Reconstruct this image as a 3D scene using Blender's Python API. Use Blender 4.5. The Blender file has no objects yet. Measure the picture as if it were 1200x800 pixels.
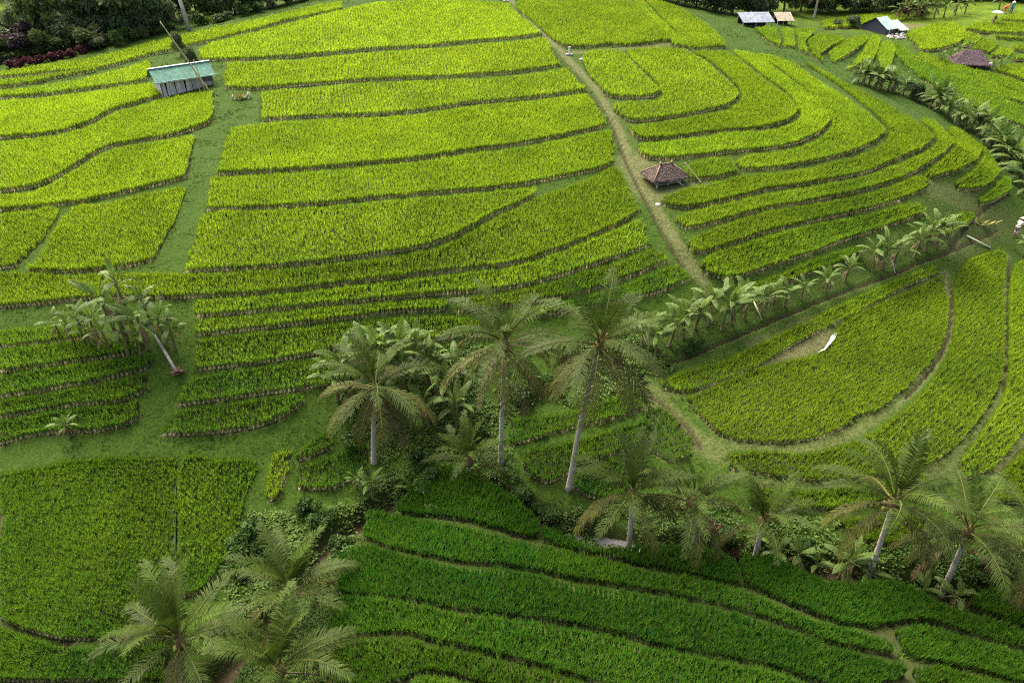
import bpy, bmesh, math, random
import numpy as np
from mathutils import Vector, Matrix
from mathutils.geometry import delaunay_2d_cdt

# ------------------------------------------------------------------ camera, sky, sun, exposure
sc = bpy.context.scene
C = sc.collection
F_PX, PITCH = 830.0, math.radians(34.0)          # focal length in photo pixels (1200 wide), tilt below the horizon
SP, CP = math.sin(PITCH), math.cos(PITCH)
cam_d = bpy.data.cameras.new('camera')
cam_d.sensor_width = 36.0
cam_d.lens = 36.0 * F_PX / 1200.0
cam_d.clip_start = 0.5
cam_d.clip_end = 4000.0
cam = bpy.data.objects.new('camera', cam_d)
C.objects.link(cam)
cam.location = (0, 0, 0)
cam.rotation_euler = (math.pi / 2 - PITCH, 0, 0)
sc.camera = cam

SUN_EL, SUN_AZ = math.radians(55), math.radians(-38)     # azimuth from +Y towards +X
world = bpy.data.worlds.new('World')
sc.world = world
world.use_nodes = True
wn = world.node_tree
wn.nodes.clear()
w_out = wn.nodes.new('ShaderNodeOutputWorld')
w_bg = wn.nodes.new('ShaderNodeBackground')
w_sky = wn.nodes.new('ShaderNodeTexSky')
w_sky.sky_type = 'NISHITA'
w_sky.sun_disc = False
w_sky.sun_elevation = SUN_EL
w_sky.sun_rotation = SUN_AZ
w_sky.air_density = 0.6
w_sky.dust_density = 8.0
w_sky.ozone_density = 0.0
w_bg.inputs['Strength'].default_value = 0.15
wn.links.new(w_sky.outputs[0], w_bg.inputs['Color'])
wn.links.new(w_bg.outputs[0], w_out.inputs['Surface'])
sun_d = bpy.data.lights.new('sun', 'SUN')
sun_d.energy = 1.15
sun_d.angle = math.radians(35)
sun_d.color = (1.0, 0.95, 0.86)
sun = bpy.data.objects.new('sun', sun_d)
C.objects.link(sun)
sun_dir = Vector((math.sin(SUN_AZ) * math.cos(SUN_EL), math.cos(SUN_AZ) * math.cos(SUN_EL), math.sin(SUN_EL)))
sun.rotation_euler = sun_dir.to_track_quat('Z', 'Y').to_euler()
sun.location = (0, 40, 60)
sc.view_settings.view_transform = 'Standard'
sc.view_settings.look = 'None'
sc.view_settings.gamma = 1.0
sc.view_settings.exposure = 1.78
sc.render.resolution_x, sc.render.resolution_y = 1024, 682
sc.cycles.max_bounces = 5
sc.cycles.diffuse_bounces = 3
sc.cycles.transmission_bounces = 3
sc.cycles.glossy_bounces = 2
sc.cycles.use_denoising = False
sc.cycles.filter_width = 1.1
sc.cycles.sample_clamp_indirect = 4.0

rng = np.random.default_rng(11)
random.seed(5)

# ------------------------------------------------------------------ helpers
def tag(o, label=None, cat=None, group=None, kind=None):
    if label: o['label'] = label
    if cat: o['category'] = cat
    if group: o['group'] = group
    if kind: o['kind'] = kind
    return o

def empty(name, loc, rz=0.0, label=None, cat=None, group=None):
    o = bpy.data.objects.new(name, None)
    o.empty_display_size = 0.2
    C.objects.link(o)
    o.location = loc
    o.rotation_euler = (0, 0, rz)
    return tag(o, label, cat, group)

def link(name, me, parent=None, mat=None):
    o = bpy.data.objects.new(name, me)
    C.objects.link(o)
    if parent is not None: o.parent = parent
    if mat is not None and not me.materials: me.materials.append(mat)
    return o

def np_mesh(name, V, T, col=None, smooth=False, mat=None, extra=None):
    """triangle mesh from arrays; col = per-vertex rgb"""
    V = np.ascontiguousarray(V, dtype=np.float32); T = np.ascontiguousarray(T, dtype=np.int32)
    me = bpy.data.meshes.new(name)
    me.vertices.add(len(V)); me.vertices.foreach_set('co', V.ravel())
    k = T.shape[1]
    me.loops.add(len(T) * k); me.loops.foreach_set('vertex_index', T.ravel())
    me.polygons.add(len(T))
    me.polygons.foreach_set('loop_start', np.arange(len(T), dtype=np.int32) * k)
    me.polygons.foreach_set('use_smooth', np.full(len(T), smooth, dtype=bool))
    me.update(calc_edges=True)
    for nm, arr in ([('tint', col)] if col is not None else []) + list((extra or {}).items()):
        a = me.color_attributes.new(nm, 'FLOAT_COLOR', 'POINT')
        c = np.ones((len(V), 4), dtype=np.float32); c[:, :3] = arr
        a.data.foreach_set('color', c.ravel())
    if mat is not None: me.materials.append(mat)
    return me

class Arr:
    """collects quads / triangles (as triangles) with per-vertex colours"""
    def __init__(s): s.v, s.t, s.c, s.n = [], [], [], 0
    def add(s, V, T, c=(1, 1, 1)):
        V = np.asarray(V, dtype=float); T = np.asarray(T, dtype=int)
        s.v.append(V); s.t.append(T + s.n); s.n += len(V)
        c = np.asarray(c, dtype=float)
        s.c.append(np.tile(c, (len(V), 1)) if c.ndim == 1 else c)
    def tube(s, P, R, k=8, c=(1, 1, 1), cap=True):
        P = np.asarray(P, float); R = np.broadcast_to(np.asarray(R, float), (len(P),))
        D = np.gradient(P, axis=0); D /= np.linalg.norm(D, axis=1)[:, None] + 1e-9
        ref = np.array([0, 0, 1.0]) if abs(D[0][2]) < 0.9 else np.array([1.0, 0, 0])
        V = []
        for p, d, r in zip(P, D, R):
            a = np.cross(d, ref); a /= np.linalg.norm(a) + 1e-9; b = np.cross(d, a)
            th = np.arange(k) * 2 * math.pi / k
            V.append(p + r * (np.cos(th)[:, None] * a + np.sin(th)[:, None] * b))
        V = np.concatenate(V); T = []
        for i in range(len(P) - 1):
            for j in range(k):
                q = (i * k + j, i * k + (j + 1) % k, (i + 1) * k + (j + 1) % k, (i + 1) * k + j)
                T += [(q[0], q[1], q[2]), (q[0], q[2], q[3])]
        if cap:
            n = len(V); V = np.vstack([V, P[0], P[-1]])
            for j in range(k):
                T.append((n, (j + 1) % k, j)); b = (len(P) - 1) * k
                T.append((n + 1, b + j, b + (j + 1) % k))
        cc = np.asarray(c, float)
        if cc.ndim == 2:
            cc = np.repeat(cc, k, axis=0)
            if cap: cc = np.vstack([cc, cc[0], cc[-1]])
        s.add(V, T, cc)
    def box(s, lo, hi, M=None, c=(1, 1, 1)):
        x0, y0, z0 = lo; x1, y1, z1 = hi
        V = np.array([(x, y, z) for z in (z0, z1) for y in (y0, y1) for x in (x0, x1)], float)
        if M is not None: V = V @ np.array(M.to_3x3()).T + np.array(M.translation)
        Q = [(0, 2, 3, 1), (4, 5, 7, 6), (0, 1, 5, 4), (2, 6, 7, 3), (0, 4, 6, 2), (1, 3, 7, 5)]
        s.add(V, [t for q in Q for t in ((q[0], q[1], q[2]), (q[0], q[2], q[3]))], c)
    def mesh(s, name, mat, smooth=False):
        return np_mesh(name, np.concatenate(s.v), np.concatenate(s.t), np.concatenate(s.c), smooth, mat)
    def obj(s, name, mat, parent=None, smooth=False):
        return link(name, s.mesh(name, mat, smooth), parent)

ORD = ('first second third fourth fifth sixth seventh eighth ninth tenth eleventh twelfth thirteenth fourteenth fifteenth '
       'sixteenth seventeenth eighteenth nineteenth twentieth').split()
ORD += ['twenty-' + w for w in ORD[:9]]

# ------------------------------------------------------------------ materials
def new_mat(name):
    m = bpy.data.materials.new(name); m.use_nodes = True
    nt = m.node_tree; nt.nodes.clear()
    return m, nt, nt.nodes.new, nt.links.new

def leaf_mat(name, trans=0.35, rough=0.55, spec=0.25, noise=0.25, scale=3.0):
    """foliage: the mesh's own 'tint' colour, a slow random variation, some light through the leaf"""
    m, nt, N, L = new_mat(name)
    out = N('ShaderNodeOutputMaterial'); at = N('ShaderNodeAttribute'); at.attribute_name = 'tint'
    geo = N('ShaderNodeNewGeometry'); nz = N('ShaderNodeTexNoise')
    nz.inputs['Scale'].default_value = scale; nz.inputs['Detail'].default_value = 3
    L(geo.outputs['Position'], nz.inputs['Vector'])
    mr = N('ShaderNodeMapRange'); mr.inputs[1].default_value = 0.3; mr.inputs[2].default_value = 0.7
    mr.inputs[3].default_value = 1 - noise; mr.inputs[4].default_value = 1 + noise
    L(nz.outputs['Fac'], mr.inputs[0])
    oi = N('ShaderNodeObjectInfo'); mo = N('ShaderNodeMapRange')
    mo.inputs[3].default_value = 0.86; mo.inputs[4].default_value = 1.14
    L(oi.outputs['Random'], mo.inputs[0])
    m1 = N('ShaderNodeMath'); m1.operation = 'MULTIPLY'; L(mr.outputs[0], m1.inputs[0]); L(mo.outputs[0], m1.inputs[1])
    vm = N('ShaderNodeVectorMath'); vm.operation = 'SCALE'
    L(at.outputs['Color'], vm.inputs[0]); L(m1.outputs[0], vm.inputs['Scale'])
    bs = N('ShaderNodeBsdfPrincipled'); bs.inputs['Roughness'].default_value = rough
    bs.inputs['Specular IOR Level'].default_value = spec
    tr = N('ShaderNodeBsdfTranslucent'); mx = N('ShaderNodeMixShader'); mx.inputs[0].default_value = trans
    L(vm.outputs[0], bs.inputs['Base Color']); L(vm.outputs[0], tr.inputs['Color'])
    L(bs.outputs[0], mx.inputs[1]); L(tr.outputs[0], mx.inputs[2]); L(mx.outputs[0], out.inputs['Surface'])
    return m

def solid_mat(name, c1, c2, scale=6.0, rough=0.85, bump=0.3, spec=0.2, stretch=(1, 1, 1), use_tint=False, metallic=0.0):
    m, nt, N, L = new_mat(name)
    out = N('ShaderNodeOutputMaterial'); tc = N('ShaderNodeTexCoord'); mp = N('ShaderNodeMapping')
    mp.inputs['Scale'].default_value = stretch
    nz = N('ShaderNodeTexNoise'); nz.inputs['Scale'].default_value = scale; nz.inputs['Detail'].default_value = 6
    nz.inputs['Roughness'].default_value = 0.65
    L(tc.outputs['Object'], mp.inputs['Vector']); L(mp.outputs[0], nz.inputs['Vector'])
    cr = N('ShaderNodeValToRGB'); cr.color_ramp.elements[0].position = 0.32; cr.color_ramp.elements[1].position = 0.68
    cr.color_ramp.elements[0].color = (*c1, 1); cr.color_ramp.elements[1].color = (*c2, 1)
    L(nz.outputs['Fac'], cr.inputs[0])
    bs = N('ShaderNodeBsdfPrincipled'); bs.inputs['Roughness'].default_value = rough
    bs.inputs['Specular IOR Level'].default_value = spec; bs.inputs['Metallic'].default_value = metallic
    colr = cr.outputs[0]
    if use_tint:
        at = N('ShaderNodeAttribute'); at.attribute_name = 'tint'
        vm = N('ShaderNodeVectorMath'); vm.operation = 'MULTIPLY'
        L(cr.outputs[0], vm.inputs[0]); L(at.outputs['Color'], vm.inputs[1]); colr = vm.outputs[0]
    L(colr, bs.inputs['Base Color'])
    bp = N('ShaderNodeBump'); bp.inputs['Strength'].default_value = bump; bp.inputs['Distance'].default_value = 0.05
    L(nz.outputs['Fac'], bp.inputs['Height']); L(bp.outputs[0], bs.inputs['Normal'])
    L(bs.outputs[0], out.inputs['Surface'])
    return m

def ground_mat():
    m, nt, N, L = new_mat('ground_turf_and_soil')
    out = N('ShaderNodeOutputMaterial'); at = N('ShaderNodeAttribute'); at.attribute_name = 'cover'
    sep = N('ShaderNodeSeparateColor'); L(at.outputs['Color'], sep.inputs[0])
    geo = N('ShaderNodeNewGeometry')
    def noise(s, d=5):
        n = N('ShaderNodeTexNoise'); n.inputs['Scale'].default_value = s; n.inputs['Detail'].default_value = d
        n.inputs['Roughness'].default_value = 0.7
        L(geo.outputs['Position'], n.inputs['Vector']); return n.outputs['Fac']
    def ramp(f, a, b, p0=0.35, p1=0.65):
        r = N('ShaderNodeValToRGB'); r.color_ramp.elements[0].position = p0; r.color_ramp.elements[1].position = p1
        r.color_ramp.elements[0].color = (*a, 1); r.color_ramp.elements[1].color = (*b, 1); L(f, r.inputs[0]); return r.outputs[0]
    def mix(f, a, b):
        x = N('ShaderNodeMix'); x.data_type = 'RGBA'; L(f, x.inputs[0]); L(a, x.inputs[6]); L(b, x.inputs[7]); return x.outputs[2]
    n1, n2, n3 = noise(0.6), noise(6.0), noise(25.0, 3)
    green = ramp(n2, (0.016, 0.040, 0.004), (0.034, 0.068, 0.006))
    green2 = ramp(n2, (0.028, 0.056, 0.006), (0.05, 0.085, 0.010))
    g = mix(n1, green, green2)
    dry = ramp(n2, (0.060, 0.075, 0.024), (0.125, 0.118, 0.052))
    soil = ramp(n3, (0.022, 0.018, 0.009), (0.065, 0.05, 0.028))
    far = ramp(noise(0.6), (0.045, 0.09, 0.006), (0.10, 0.15, 0.010))
    add = N('ShaderNodeMath'); add.operation = 'ADD'; L(sep.outputs[0], add.inputs[0])
    sub = N('ShaderNodeMath'); sub.operation = 'MULTIPLY_ADD'; L(n2, sub.inputs[0]); sub.inputs[1].default_value = 0.8; sub.inputs[2].default_value = -0.4
    L(sub.outputs[0], add.inputs[1])
    ss = N('ShaderNodeMapRange'); ss.inputs[1].default_value = 0.2; ss.inputs[2].default_value = 0.8; L(add.outputs[0], ss.inputs[0])
    lim = N('ShaderNodeMath'); lim.operation = 'MULTIPLY'; L(ss.outputs[0], lim.inputs[0])
    gt = N('ShaderNodeMath'); gt.operation = 'GREATER_THAN'; gt.inputs[1].default_value = 0.02; L(sep.outputs[0], gt.inputs[0]); L(gt.outputs[0], lim.inputs[1])
    c = mix(sep.outputs[2], g, far)
    c = mix(lim.outputs[0], c, dry)
    c = mix(sep.outputs[1], c, soil)
    bs = N('ShaderNodeBsdfPrincipled'); bs.inputs['Roughness'].default_value = 0.95; bs.inputs['Specular IOR Level'].default_value = 0.1
    L(c, bs.inputs['Base Color'])
    bp = N('ShaderNodeBump'); bp.inputs['Strength'].default_value = 0.7; bp.inputs['Distance'].default_value = 0.12
    L(n2, bp.inputs['Height']); L(bp.outputs[0], bs.inputs['Normal']); L(bs.outputs[0], out.inputs['Surface'])
    return m

def water_mat(name, col, rough):
    m, nt, N, L = new_mat(name)
    out = N('ShaderNodeOutputMaterial'); bs = N('ShaderNodeBsdfPrincipled')
    bs.inputs['Base Color'].default_value = (*col, 1); bs.inputs['Roughness'].default_value = rough
    bs.inputs['Specular IOR Level'].default_value = 0.4
    nz = N('ShaderNodeTexNoise'); nz.inputs['Scale'].default_value = 5
    bp = N('ShaderNodeBump'); bp.inputs['Strength'].default_value = 0.15; bp.inputs['Distance'].default_value = 0.02
    L(nz.outputs['Fac'], bp.inputs['Height']); L(bp.outputs[0], bs.inputs['Normal']); L(bs.outputs[0], out.inputs['Surface'])
    return m

M = {}
M['rice'] = leaf_mat('rice_leaves', 0.5, 0.7, 0.08, 0.10, 0.9)
M['leaf'] = leaf_mat('tree_leaves', 0.35, 0.55, 0.25, 0.25, 1.2)
M['palm'] = leaf_mat('palm_leaflets', 0.22, 0.6, 0.15, 0.18, 1.5)
M['banana'] = leaf_mat('banana_blades', 0.3, 0.5, 0.22, 0.2, 1.5)
M['turf'] = leaf_mat('turf_blades', 0.25, 0.7, 0.1, 0.25, 0.8)
M['ground'] = ground_mat()
M['mud'] = solid_mat('paddy_mud', (0.018, 0.034, 0.006), (0.036, 0.052, 0.012), 3.0, 0.7)
M['bark'] = solid_mat('palm_bark', (0.30, 0.265, 0.20), (0.50, 0.45, 0.36), 4.0, 0.9, 0.5, stretch=(1, 1, 5))
M['trunk'] = solid_mat('tree_bark', (0.10, 0.085, 0.065), (0.22, 0.19, 0.15), 5.0, 0.9, 0.5)
M['pale_trunk'] = solid_mat('pale_dead_bark', (0.30, 0.27, 0.22), (0.46, 0.42, 0.34), 5.0, 0.9, 0.5)
M['pstem'] = solid_mat('banana_stem', (0.10, 0.075, 0.035), (0.20, 0.19, 0.07), 3.0, 0.7, 0.4, stretch=(3, 3, 1))
M['tinted'] = solid_mat('painted_or_woven', (0.82, 0.82, 0.82), (1, 1, 1), 9.0, 0.8, 0.25, use_tint=True)
M['thatch'] = solid_mat('weathered_thatch', (0.6, 0.6, 0.6), (1.3, 1.3, 1.3), 14.0, 0.95, 0.8, use_tint=True)
M['sheet'] = solid_mat('roof_sheet', (0.50, 0.56, 0.55), (1.2, 1.2, 1.15), 1.8, 0.65, 0.1, 0.15, use_tint=True)
M['wood'] = solid_mat('weathered_board', (0.6, 0.58, 0.56), (1.15, 1.15, 1.15), 8.0, 0.9, 0.5, stretch=(4, 4, 0.6), use_tint=True)
M['skin'] = solid_mat('skin', (0.22, 0.12, 0.075), (0.28, 0.16, 0.10), 9.0, 0.6, 0.05)
M['stone'] = solid_mat('field_stone', (0.18, 0.17, 0.155), (0.34, 0.32, 0.29), 5.0, 0.9, 0.6)
M['stream'] = water_mat('stream_water', (0.035, 0.036, 0.038), 0.45)
M['pool'] = water_mat('sky_painted_water', (0.42, 0.42, 0.44), 0.35)  # white-grey base colour paints in the reflected pale sky
# ------------------------------------------------------------------ terrain: a thin-plate surface through surveyed points
def ray(u, v):
    """direction through photo pixel (u, v), scaled so that t = depth along the view axis"""
    a = (np.asarray(u, float) - 600) / F_PX; b = (np.asarray(v, float) - 400) / F_PX
    return np.stack([a, CP - b * SP, -(SP + b * CP)], axis=-1)

def at_z(u, v, z):
    d = ray(u, v); return d * (z / d[..., 2])[..., None]

_depth = [(270, 510, 41), (450, 298, 47.4), (450, 134, 64), (450, 60, 77), (450, 0, 93), (330, 390, 44.3), (620, 220, 54.5),
    (650, 330, 47.3), (760, 300, 49), (100, 440, 42.2), (60, 515, 41.4), (50, 340, 46.5), (110, 265, 50.5), (60, 200, 56.5),
    (60, 140, 64.5), (110, 100, 71.5), (60, 70, 79), (220, 180, 57.5), (220, 280, 49), (205, 430, 42.5), (250, 60, 78), (350, 14, 90),
    (700, 20, 87), (730, 100, 68.5), (780, 200, 56), (850, 60, 78), (900, 130, 64.5), (970, 95, 73), (1000, 200, 58.5), (1050, 140, 66),
    (880, 250, 52.5), (830, 315, 48), (950, 290, 51), (1080, 245, 55.5), (1140, 190, 61.5), (1190, 215, 66), (1130, 255, 58),
    (1190, 150, 76), (1100, 95, 85), (1000, 55, 92), (930, 45, 91), (1160, 70, 91), (1100, 35, 99), (1190, 30, 98), (1040, 20, 107), (890, 25, 100),
    (600, 20, 88)]
_level = [(640, 500, -27.6), (680, 560, -28.3), (60, 560, -28.6), (100, 600, -28.9), (100, 720, -29.0), (100, 790, -29.7), (250, 600, -29.0),
    (1188, 272, -26.0), (900, 450, -26.4), (1080, 340, -26.2), (1000, 400, -26.3), (1150, 400, -26.3), (1195, 350, -26.2), (1150, 300, -26.0),
    (950, 545, -27.0), (1150, 540, -26.9), (970, 580, -27.5), (1040, 625, -28.0), (800, 440, -26.5), (900, 385, -25.9), (860, 365, -24.7),
    (1000, 315, -24.7), (780, 500, -27.2), (850, 560, -27.6), (900, 650, -29.2), (720, 630, -29.9), (1030, 668, -29.0), (1110, 690, -29.2),
    (1190, 690, -29.2), (620, 600, -29.3), (440, 540, -28.8), (540, 545, -29.0), (440, 590, -29.6), (360, 640, -29.9), (320, 720, -30.3),
    (250, 790, -30.6), (450, 470, -27.2), (560, 450, -26.9), (720, 420, -26.0), (550, 575, -28.1), (560, 615, -28.0), (480, 640, -27.8),
    (650, 680, -27.2), (430, 700, -27.6), (500, 780, -26.2), (700, 790, -25.9), (900, 790, -26.1), (900, 710, -27.3), (850, 660, -28.2),
    (1000, 700, -28.1), (1180, 720, -28.4), (1100, 790, -27.1), (740, 645, -28.4), (600, 1000, -23.8), (0, 1000, -30.2), (1200, 1000, -25.5)]
_pts = [ray(u, v) * z for u, v, z in _depth] + [at_z(np.float64(u), np.float64(v), np.float64(z)) for u, v, z in _level]
_pts += [np.array(p, float) for p in [(-66, 112, -18.6), (-40, 118, -17.0), (0, 8, -22.5), (-20, 5, -30), (22, 5, -24.5),
    (-150, 150, -16), (0, 160, -14), (80, 160, -17), (150, 160, -16), (-130, 60, -21), (130, 60, -24), (0, 300, -2), (-300, 300, 5), (300, 300, 2),
    (0, 650, 30), (-600, 600, 30), (600, 600, 30), (-100, -100, -30), (100, -100, -22), (-400, -300, -25), (400, -300, -25), (-350, 0, -20), (350, 0, -20)]]
_P = np.array(_pts); _S = 40.0
def _k(r2): return np.where(r2 > 1e-12, 0.5 * r2 * np.log(np.maximum(r2, 1e-12)), 0.0)
def _fit(P, lam):
    X = P[:, :2] / _S; n = len(X)
    K = _k(((X[:, None] - X[None]) ** 2).sum(-1)) + lam * np.eye(n)
    Q = np.hstack([np.ones((n, 1)), X])
    A = np.block([[K, Q], [Q.T, np.zeros((3, 3))]])
    w = np.linalg.solve(A, np.concatenate([P[:, 2], np.zeros(3)]))
    return X, w
_X, _W = _fit(_P, 0.002)
def T0(xy):
    xy = np.asarray(xy, float); sh = xy.shape[:-1]; q = xy.reshape(-1, 2) / _S
    out = np.empty(len(q))
    for i in range(0, len(q), 40000):
        s = q[i:i + 40000]
        out[i:i + 40000] = _k(((s[:, None] - _X[None]) ** 2).sum(-1)) @ _W[:-3] + _W[-3] + s @ _W[-2:]
    return out.reshape(sh)

def unproject(u, v):
    """first meeting of the pixel's ray with the terrain"""
    d = ray(np.asarray(u, float).ravel(), np.asarray(v, float).ravel())
    t = np.concatenate([np.arange(12, 80, 1.0), np.arange(80, 260, 3.0)])
    P = d[:, None] * t[None, :, None]
    below = P[..., 2] < T0(P[..., :2])
    k = np.where(below.any(1), below.argmax(1), len(t) - 1)
    lo, hi = t[np.maximum(k - 1, 0)], t[k]
    for _ in range(14):
        mid = (lo + hi) / 2; p = d * mid[:, None]
        b = p[:, 2] < T0(p[:, :2]); hi = np.where(b, mid, hi); lo = np.where(b, lo, mid)
    return d * hi[:, None]

def at(u, v):
    p = unproject([u], [v])[0]; return Vector(p)

def at_depth(u, zc):
    x = (u - 600) / F_PX * zc; z = -18.0
    for _ in range(25):
        y = (zc + z * SP) / CP; z = 0.5 * z + 0.5 * float(T0(np.array([[x, y]]))[0])
    return Vector((x, (zc + z * SP) / CP, z))

def inside(P, poly):
    x, y = P[:, 0], P[:, 1]; r = np.zeros(len(P), bool)
    x1, y1 = poly[:, 0], poly[:, 1]; x2, y2 = np.roll(x1, -1), np.roll(y1, -1)
    for a, b, c, d in zip(x1, y1, x2, y2):
        if b == d: continue
        hit = ((b > y) != (d > y)); xi = (c - a) * (y - b) / (d - b) + a
        r ^= hit & (x < xi)
    return r

def seg_dist(P, L):
    """distance of points P to the polyline L (world xy)"""
    best = np.full(len(P), 1e9)
    for a, b in zip(L[:-1], L[1:]):
        ab = b - a; t = np.clip(((P - a) @ ab) / (ab @ ab + 1e-9), 0, 1)
        best = np.minimum(best, np.linalg.norm(P - a - t[:, None] * ab, axis=1))
    return best

def densify(pts, step):
    out = [pts[0]]
    for a, b in zip(pts[:-1], pts[1:]):
        n = max(1, int(np.linalg.norm(np.subtract(b, a)) / step))
        for i in range(1, n + 1): out.append(tuple(np.add(a, np.subtract(b, a) * i / n)))
    return out

def spline(pts):
    """Catmull-Rom through the traced pixels, so bunds curve instead of kinking"""
    P = np.array(pts, float)
    if len(P) < 3: return densify([tuple(p) for p in P], 6)
    E = np.vstack([2 * P[0] - P[1], P, 2 * P[-1] - P[-2]]); out = []
    for i in range(1, len(E) - 2):
        a, b, c, d = E[i - 1], E[i], E[i + 1], E[i + 2]
        tb, tc = (c - a) * 0.5, (d - b) * 0.5
        L = np.linalg.norm(c - b)
        tb *= min(1, L / (np.linalg.norm(tb) + 1e-9)); tc *= min(1, L / (np.linalg.norm(tc) + 1e-9))
        n = max(2, int(L / 7))
        for s in np.arange(n) / n:
            out.append((2*s**3-3*s**2+1)*b + (s**3-2*s**2+s)*tb + (-2*s**3+3*s**2)*c + (s**3-s**2)*tc)
    out.append(P[-1])
    return [tuple(p) for p in out]
# ------------------------------------------------------------------ rice plots: bund line in front (F) and back edge (B), traced left to right
UL = 'on the slope left of the grass path'
PLOTS = []
def plot(block, yel, F, B, label=None, h=0.68): PLOTS.append((block, yel, F, B, label, h))
# upper left
plot('UL', .8, [(0,92),(60,86),(113,82),(175,66),(208,59),(250,48),(300,36),(340,25),(400,12)], [(0,85),(62,75),(120,66),(180,50),(240,36),(300,24),(350,12),(400,2)])
plot('UL', .75, [(0,104),(40,98),(75,91),(113,84)], [(0,95),(40,90),(80,85),(112,81)])
plot('UL', .75, [(0,116),(42,113),(100,106),(160,97),(177,92)], [(0,108),(60,101),(116,89),(150,80),(175,72)])
plot('UL', .85, [(0,163),(50,159),(85,152),(110,143),(130,131),(160,122),(190,113)], [(0,120),(42,117),(100,110),(160,101),(183,99)])
plot('UL', .8, [(0,226),(37,221),(62,211),(82,200),(120,176),(160,167),(200,160),(240,148),(249,138)], [(0,168),(50,163),(87,156),(115,146),(135,134),(165,126),(195,117),(215,113),(250,108)])
plot('UL', .8, [(0,247),(50,243),(100,237),(150,226),(200,214),(219,208)], [(0,231),(40,226),(66,214),(85,203),(125,180),(160,172),(205,165),(228,160)])
plot('UL', .72, [(0,316),(20,312)], [(0,252),(35,249),(67,246),(45,283)], 'small yellow-green rice plot cut off by the left edge, beside a narrow grass strip')
plot('UL', .78, [(36,318),(75,320),(112,317),(150,313),(181,305)], [(58,282),(85,246),(125,240),(170,230),(205,222),(216,221),(200,265)], 'broad ripening rice plot with a yellow centre, directly above the leaning banana clump')
# left foot
LLn = 'at left below the leaning banana clump'
plot('LL', .32, [(0,408),(60,402),(110,396)], [(0,388),(60,384),(105,382)])
plot('LL', .28, [(0,437),(62,428),(112,421),(150,415),(164,410)], [(0,411),(60,405),(112,399),(150,397),(166,398)])
plot('LL', .25, [(0,466),(37,460),(75,454),(125,444),(175,431)], [(0,442),(62,432),(112,426),(150,420),(178,416)])
plot('LL', .2, [(0,491),(50,481),(100,474),(140,471),(163,462),(172,454)], [(0,470),(37,465),(75,459),(125,449),(170,438)])
plot('LL', .16, [(0,521),(37,511),(75,507),(120,504),(150,497),(163,488)], [(0,496),(50,486),(100,479),(140,476),(160,470)])
# fields at the lower left
plot('X', .28, [(0,724),(25,735),(60,746),(90,749),(140,747),(204,742)], [(0,556),(45,549),(90,541),(140,538),(205,538)], 'large square green rice field at the lower left, above the nearest palm', .6)
plot('X', .28, [(214,700),(240,692),(262,660)], [(213,640),(214,540),(260,540),(299,543),(286,580),(279,610)], 'narrow green rice strip beside the large square field, split off by a thin bund', .6)
plot('X', .32, [(-10,797),(60,798),(150,797),(200,796)], [(-10,733),(30,747),(65,758),(95,762),(140,761),(195,756)], 'bright green rice plot in the bottom left corner beside the nearest palm', .6)
plot('X', .32, [(-10,850),(100,850),(200,845)], [(-10,805),(100,805),(200,803)], 'sliver of rice along the bottom edge left of the nearest palm', .6)
plot('X', .75, [(316,588),(324,584),(330,570),(337,553)], [(313,580),(317,548),(323,532),(341,530)], 'tiny yellowish rice patch left of the gully palms', .55)
plot('X', .25, [(350,541),(366,534),(388,525)], [(349,532),(370,514),(390,507)], 'short rice strip above the small plot left of the gully palms', .62)
plot('X', .22, [(348,572),(390,574),(412,561),(432,552)], [(352,547),(387,536),(410,527),(428,522)], 'small green rice plot left of the pale palm trunk in the gully', .62)
# central hillside
plot('MC', .86, [(238,72),(300,70),(362,66),(425,60),(500,55),(550,50),(600,46),(633,41)], [(234,60),(250,51),(300,39),(345,27),(400,13),(440,4),(500,1),(560,2),(594,5)])
plot('MC', .86, [(264,104),(300,105),(350,101),(412,96),(475,93),(525,91),(600,86),(655,78)], [(266,75),(300,74),(362,70),(425,64),(500,59),(550,54),(600,50),(639,45)])
plot('MC', .85, [(307,142),(350,139),(400,137),(450,135),(500,130),(550,122),(600,118),(637,114),(686,107)], [(307,109),(350,106),(412,100),(475,97),(525,95),(600,91),(655,83),(666,80)])
plot('MC', .8, [(256,205),(300,203),(350,200),(387,197),(450,191),(500,186),(550,178),(600,171),(650,162),(700,151),(710,147)], [(270,152),(310,147),(350,144),(400,141),(450,139),(500,135),(550,127),(600,122),(650,117),(690,111)])
plot('MC', .74, [(242,247),(300,245),(362,241),(425,235),(500,228),(550,224),(600,219),(650,210),(700,200),(718,191)], [(250,210),(300,208),(387,202),(450,196),(500,191),(550,183),(600,176),(650,167),(700,157),(716,154)])
plot('MC', .76, [(217,319),(300,315),(362,310),(425,301),(475,294),(512,286),(537,275),(562,261),(580,251),(600,243),(615,237),(630,226)], [(232,275),(241,251),(300,249),(362,245),(425,240),(500,233),(550,229),(600,224),(628,221)])
plot('MC', .68, [(0,361),(50,356),(110,350),(180,350),(240,348),(300,345),(362,339),(425,330),(500,322),(550,316),(600,310),(637,299),(675,285),(712,270),(737,256),(747,248)], [(0,322),(30,321),(75,325),(120,322),(190,322),(240,323),(300,319),(362,314),(425,306),(480,299),(515,291),(540,280),(565,266),(583,256),(605,247),(630,233),(660,222),(700,208),(721,198),(735,220)])
plot('MC', .62, [(230,371),(300,366),(375,358),(450,351),(500,347),(550,343),(592,339),(650,326),(687,314),(725,301),(759,288)], [(231,353),(300,349),(362,343),(425,334),(500,326),(550,320),(600,314),(637,304),(675,290),(712,275),(740,262),(751,258)])
plot('MC', .52, [(232,393),(300,386),(362,379),(425,371),(462,366),(525,364)], [(233,376),(300,370),(375,362),(450,355),(524,352)])
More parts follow.
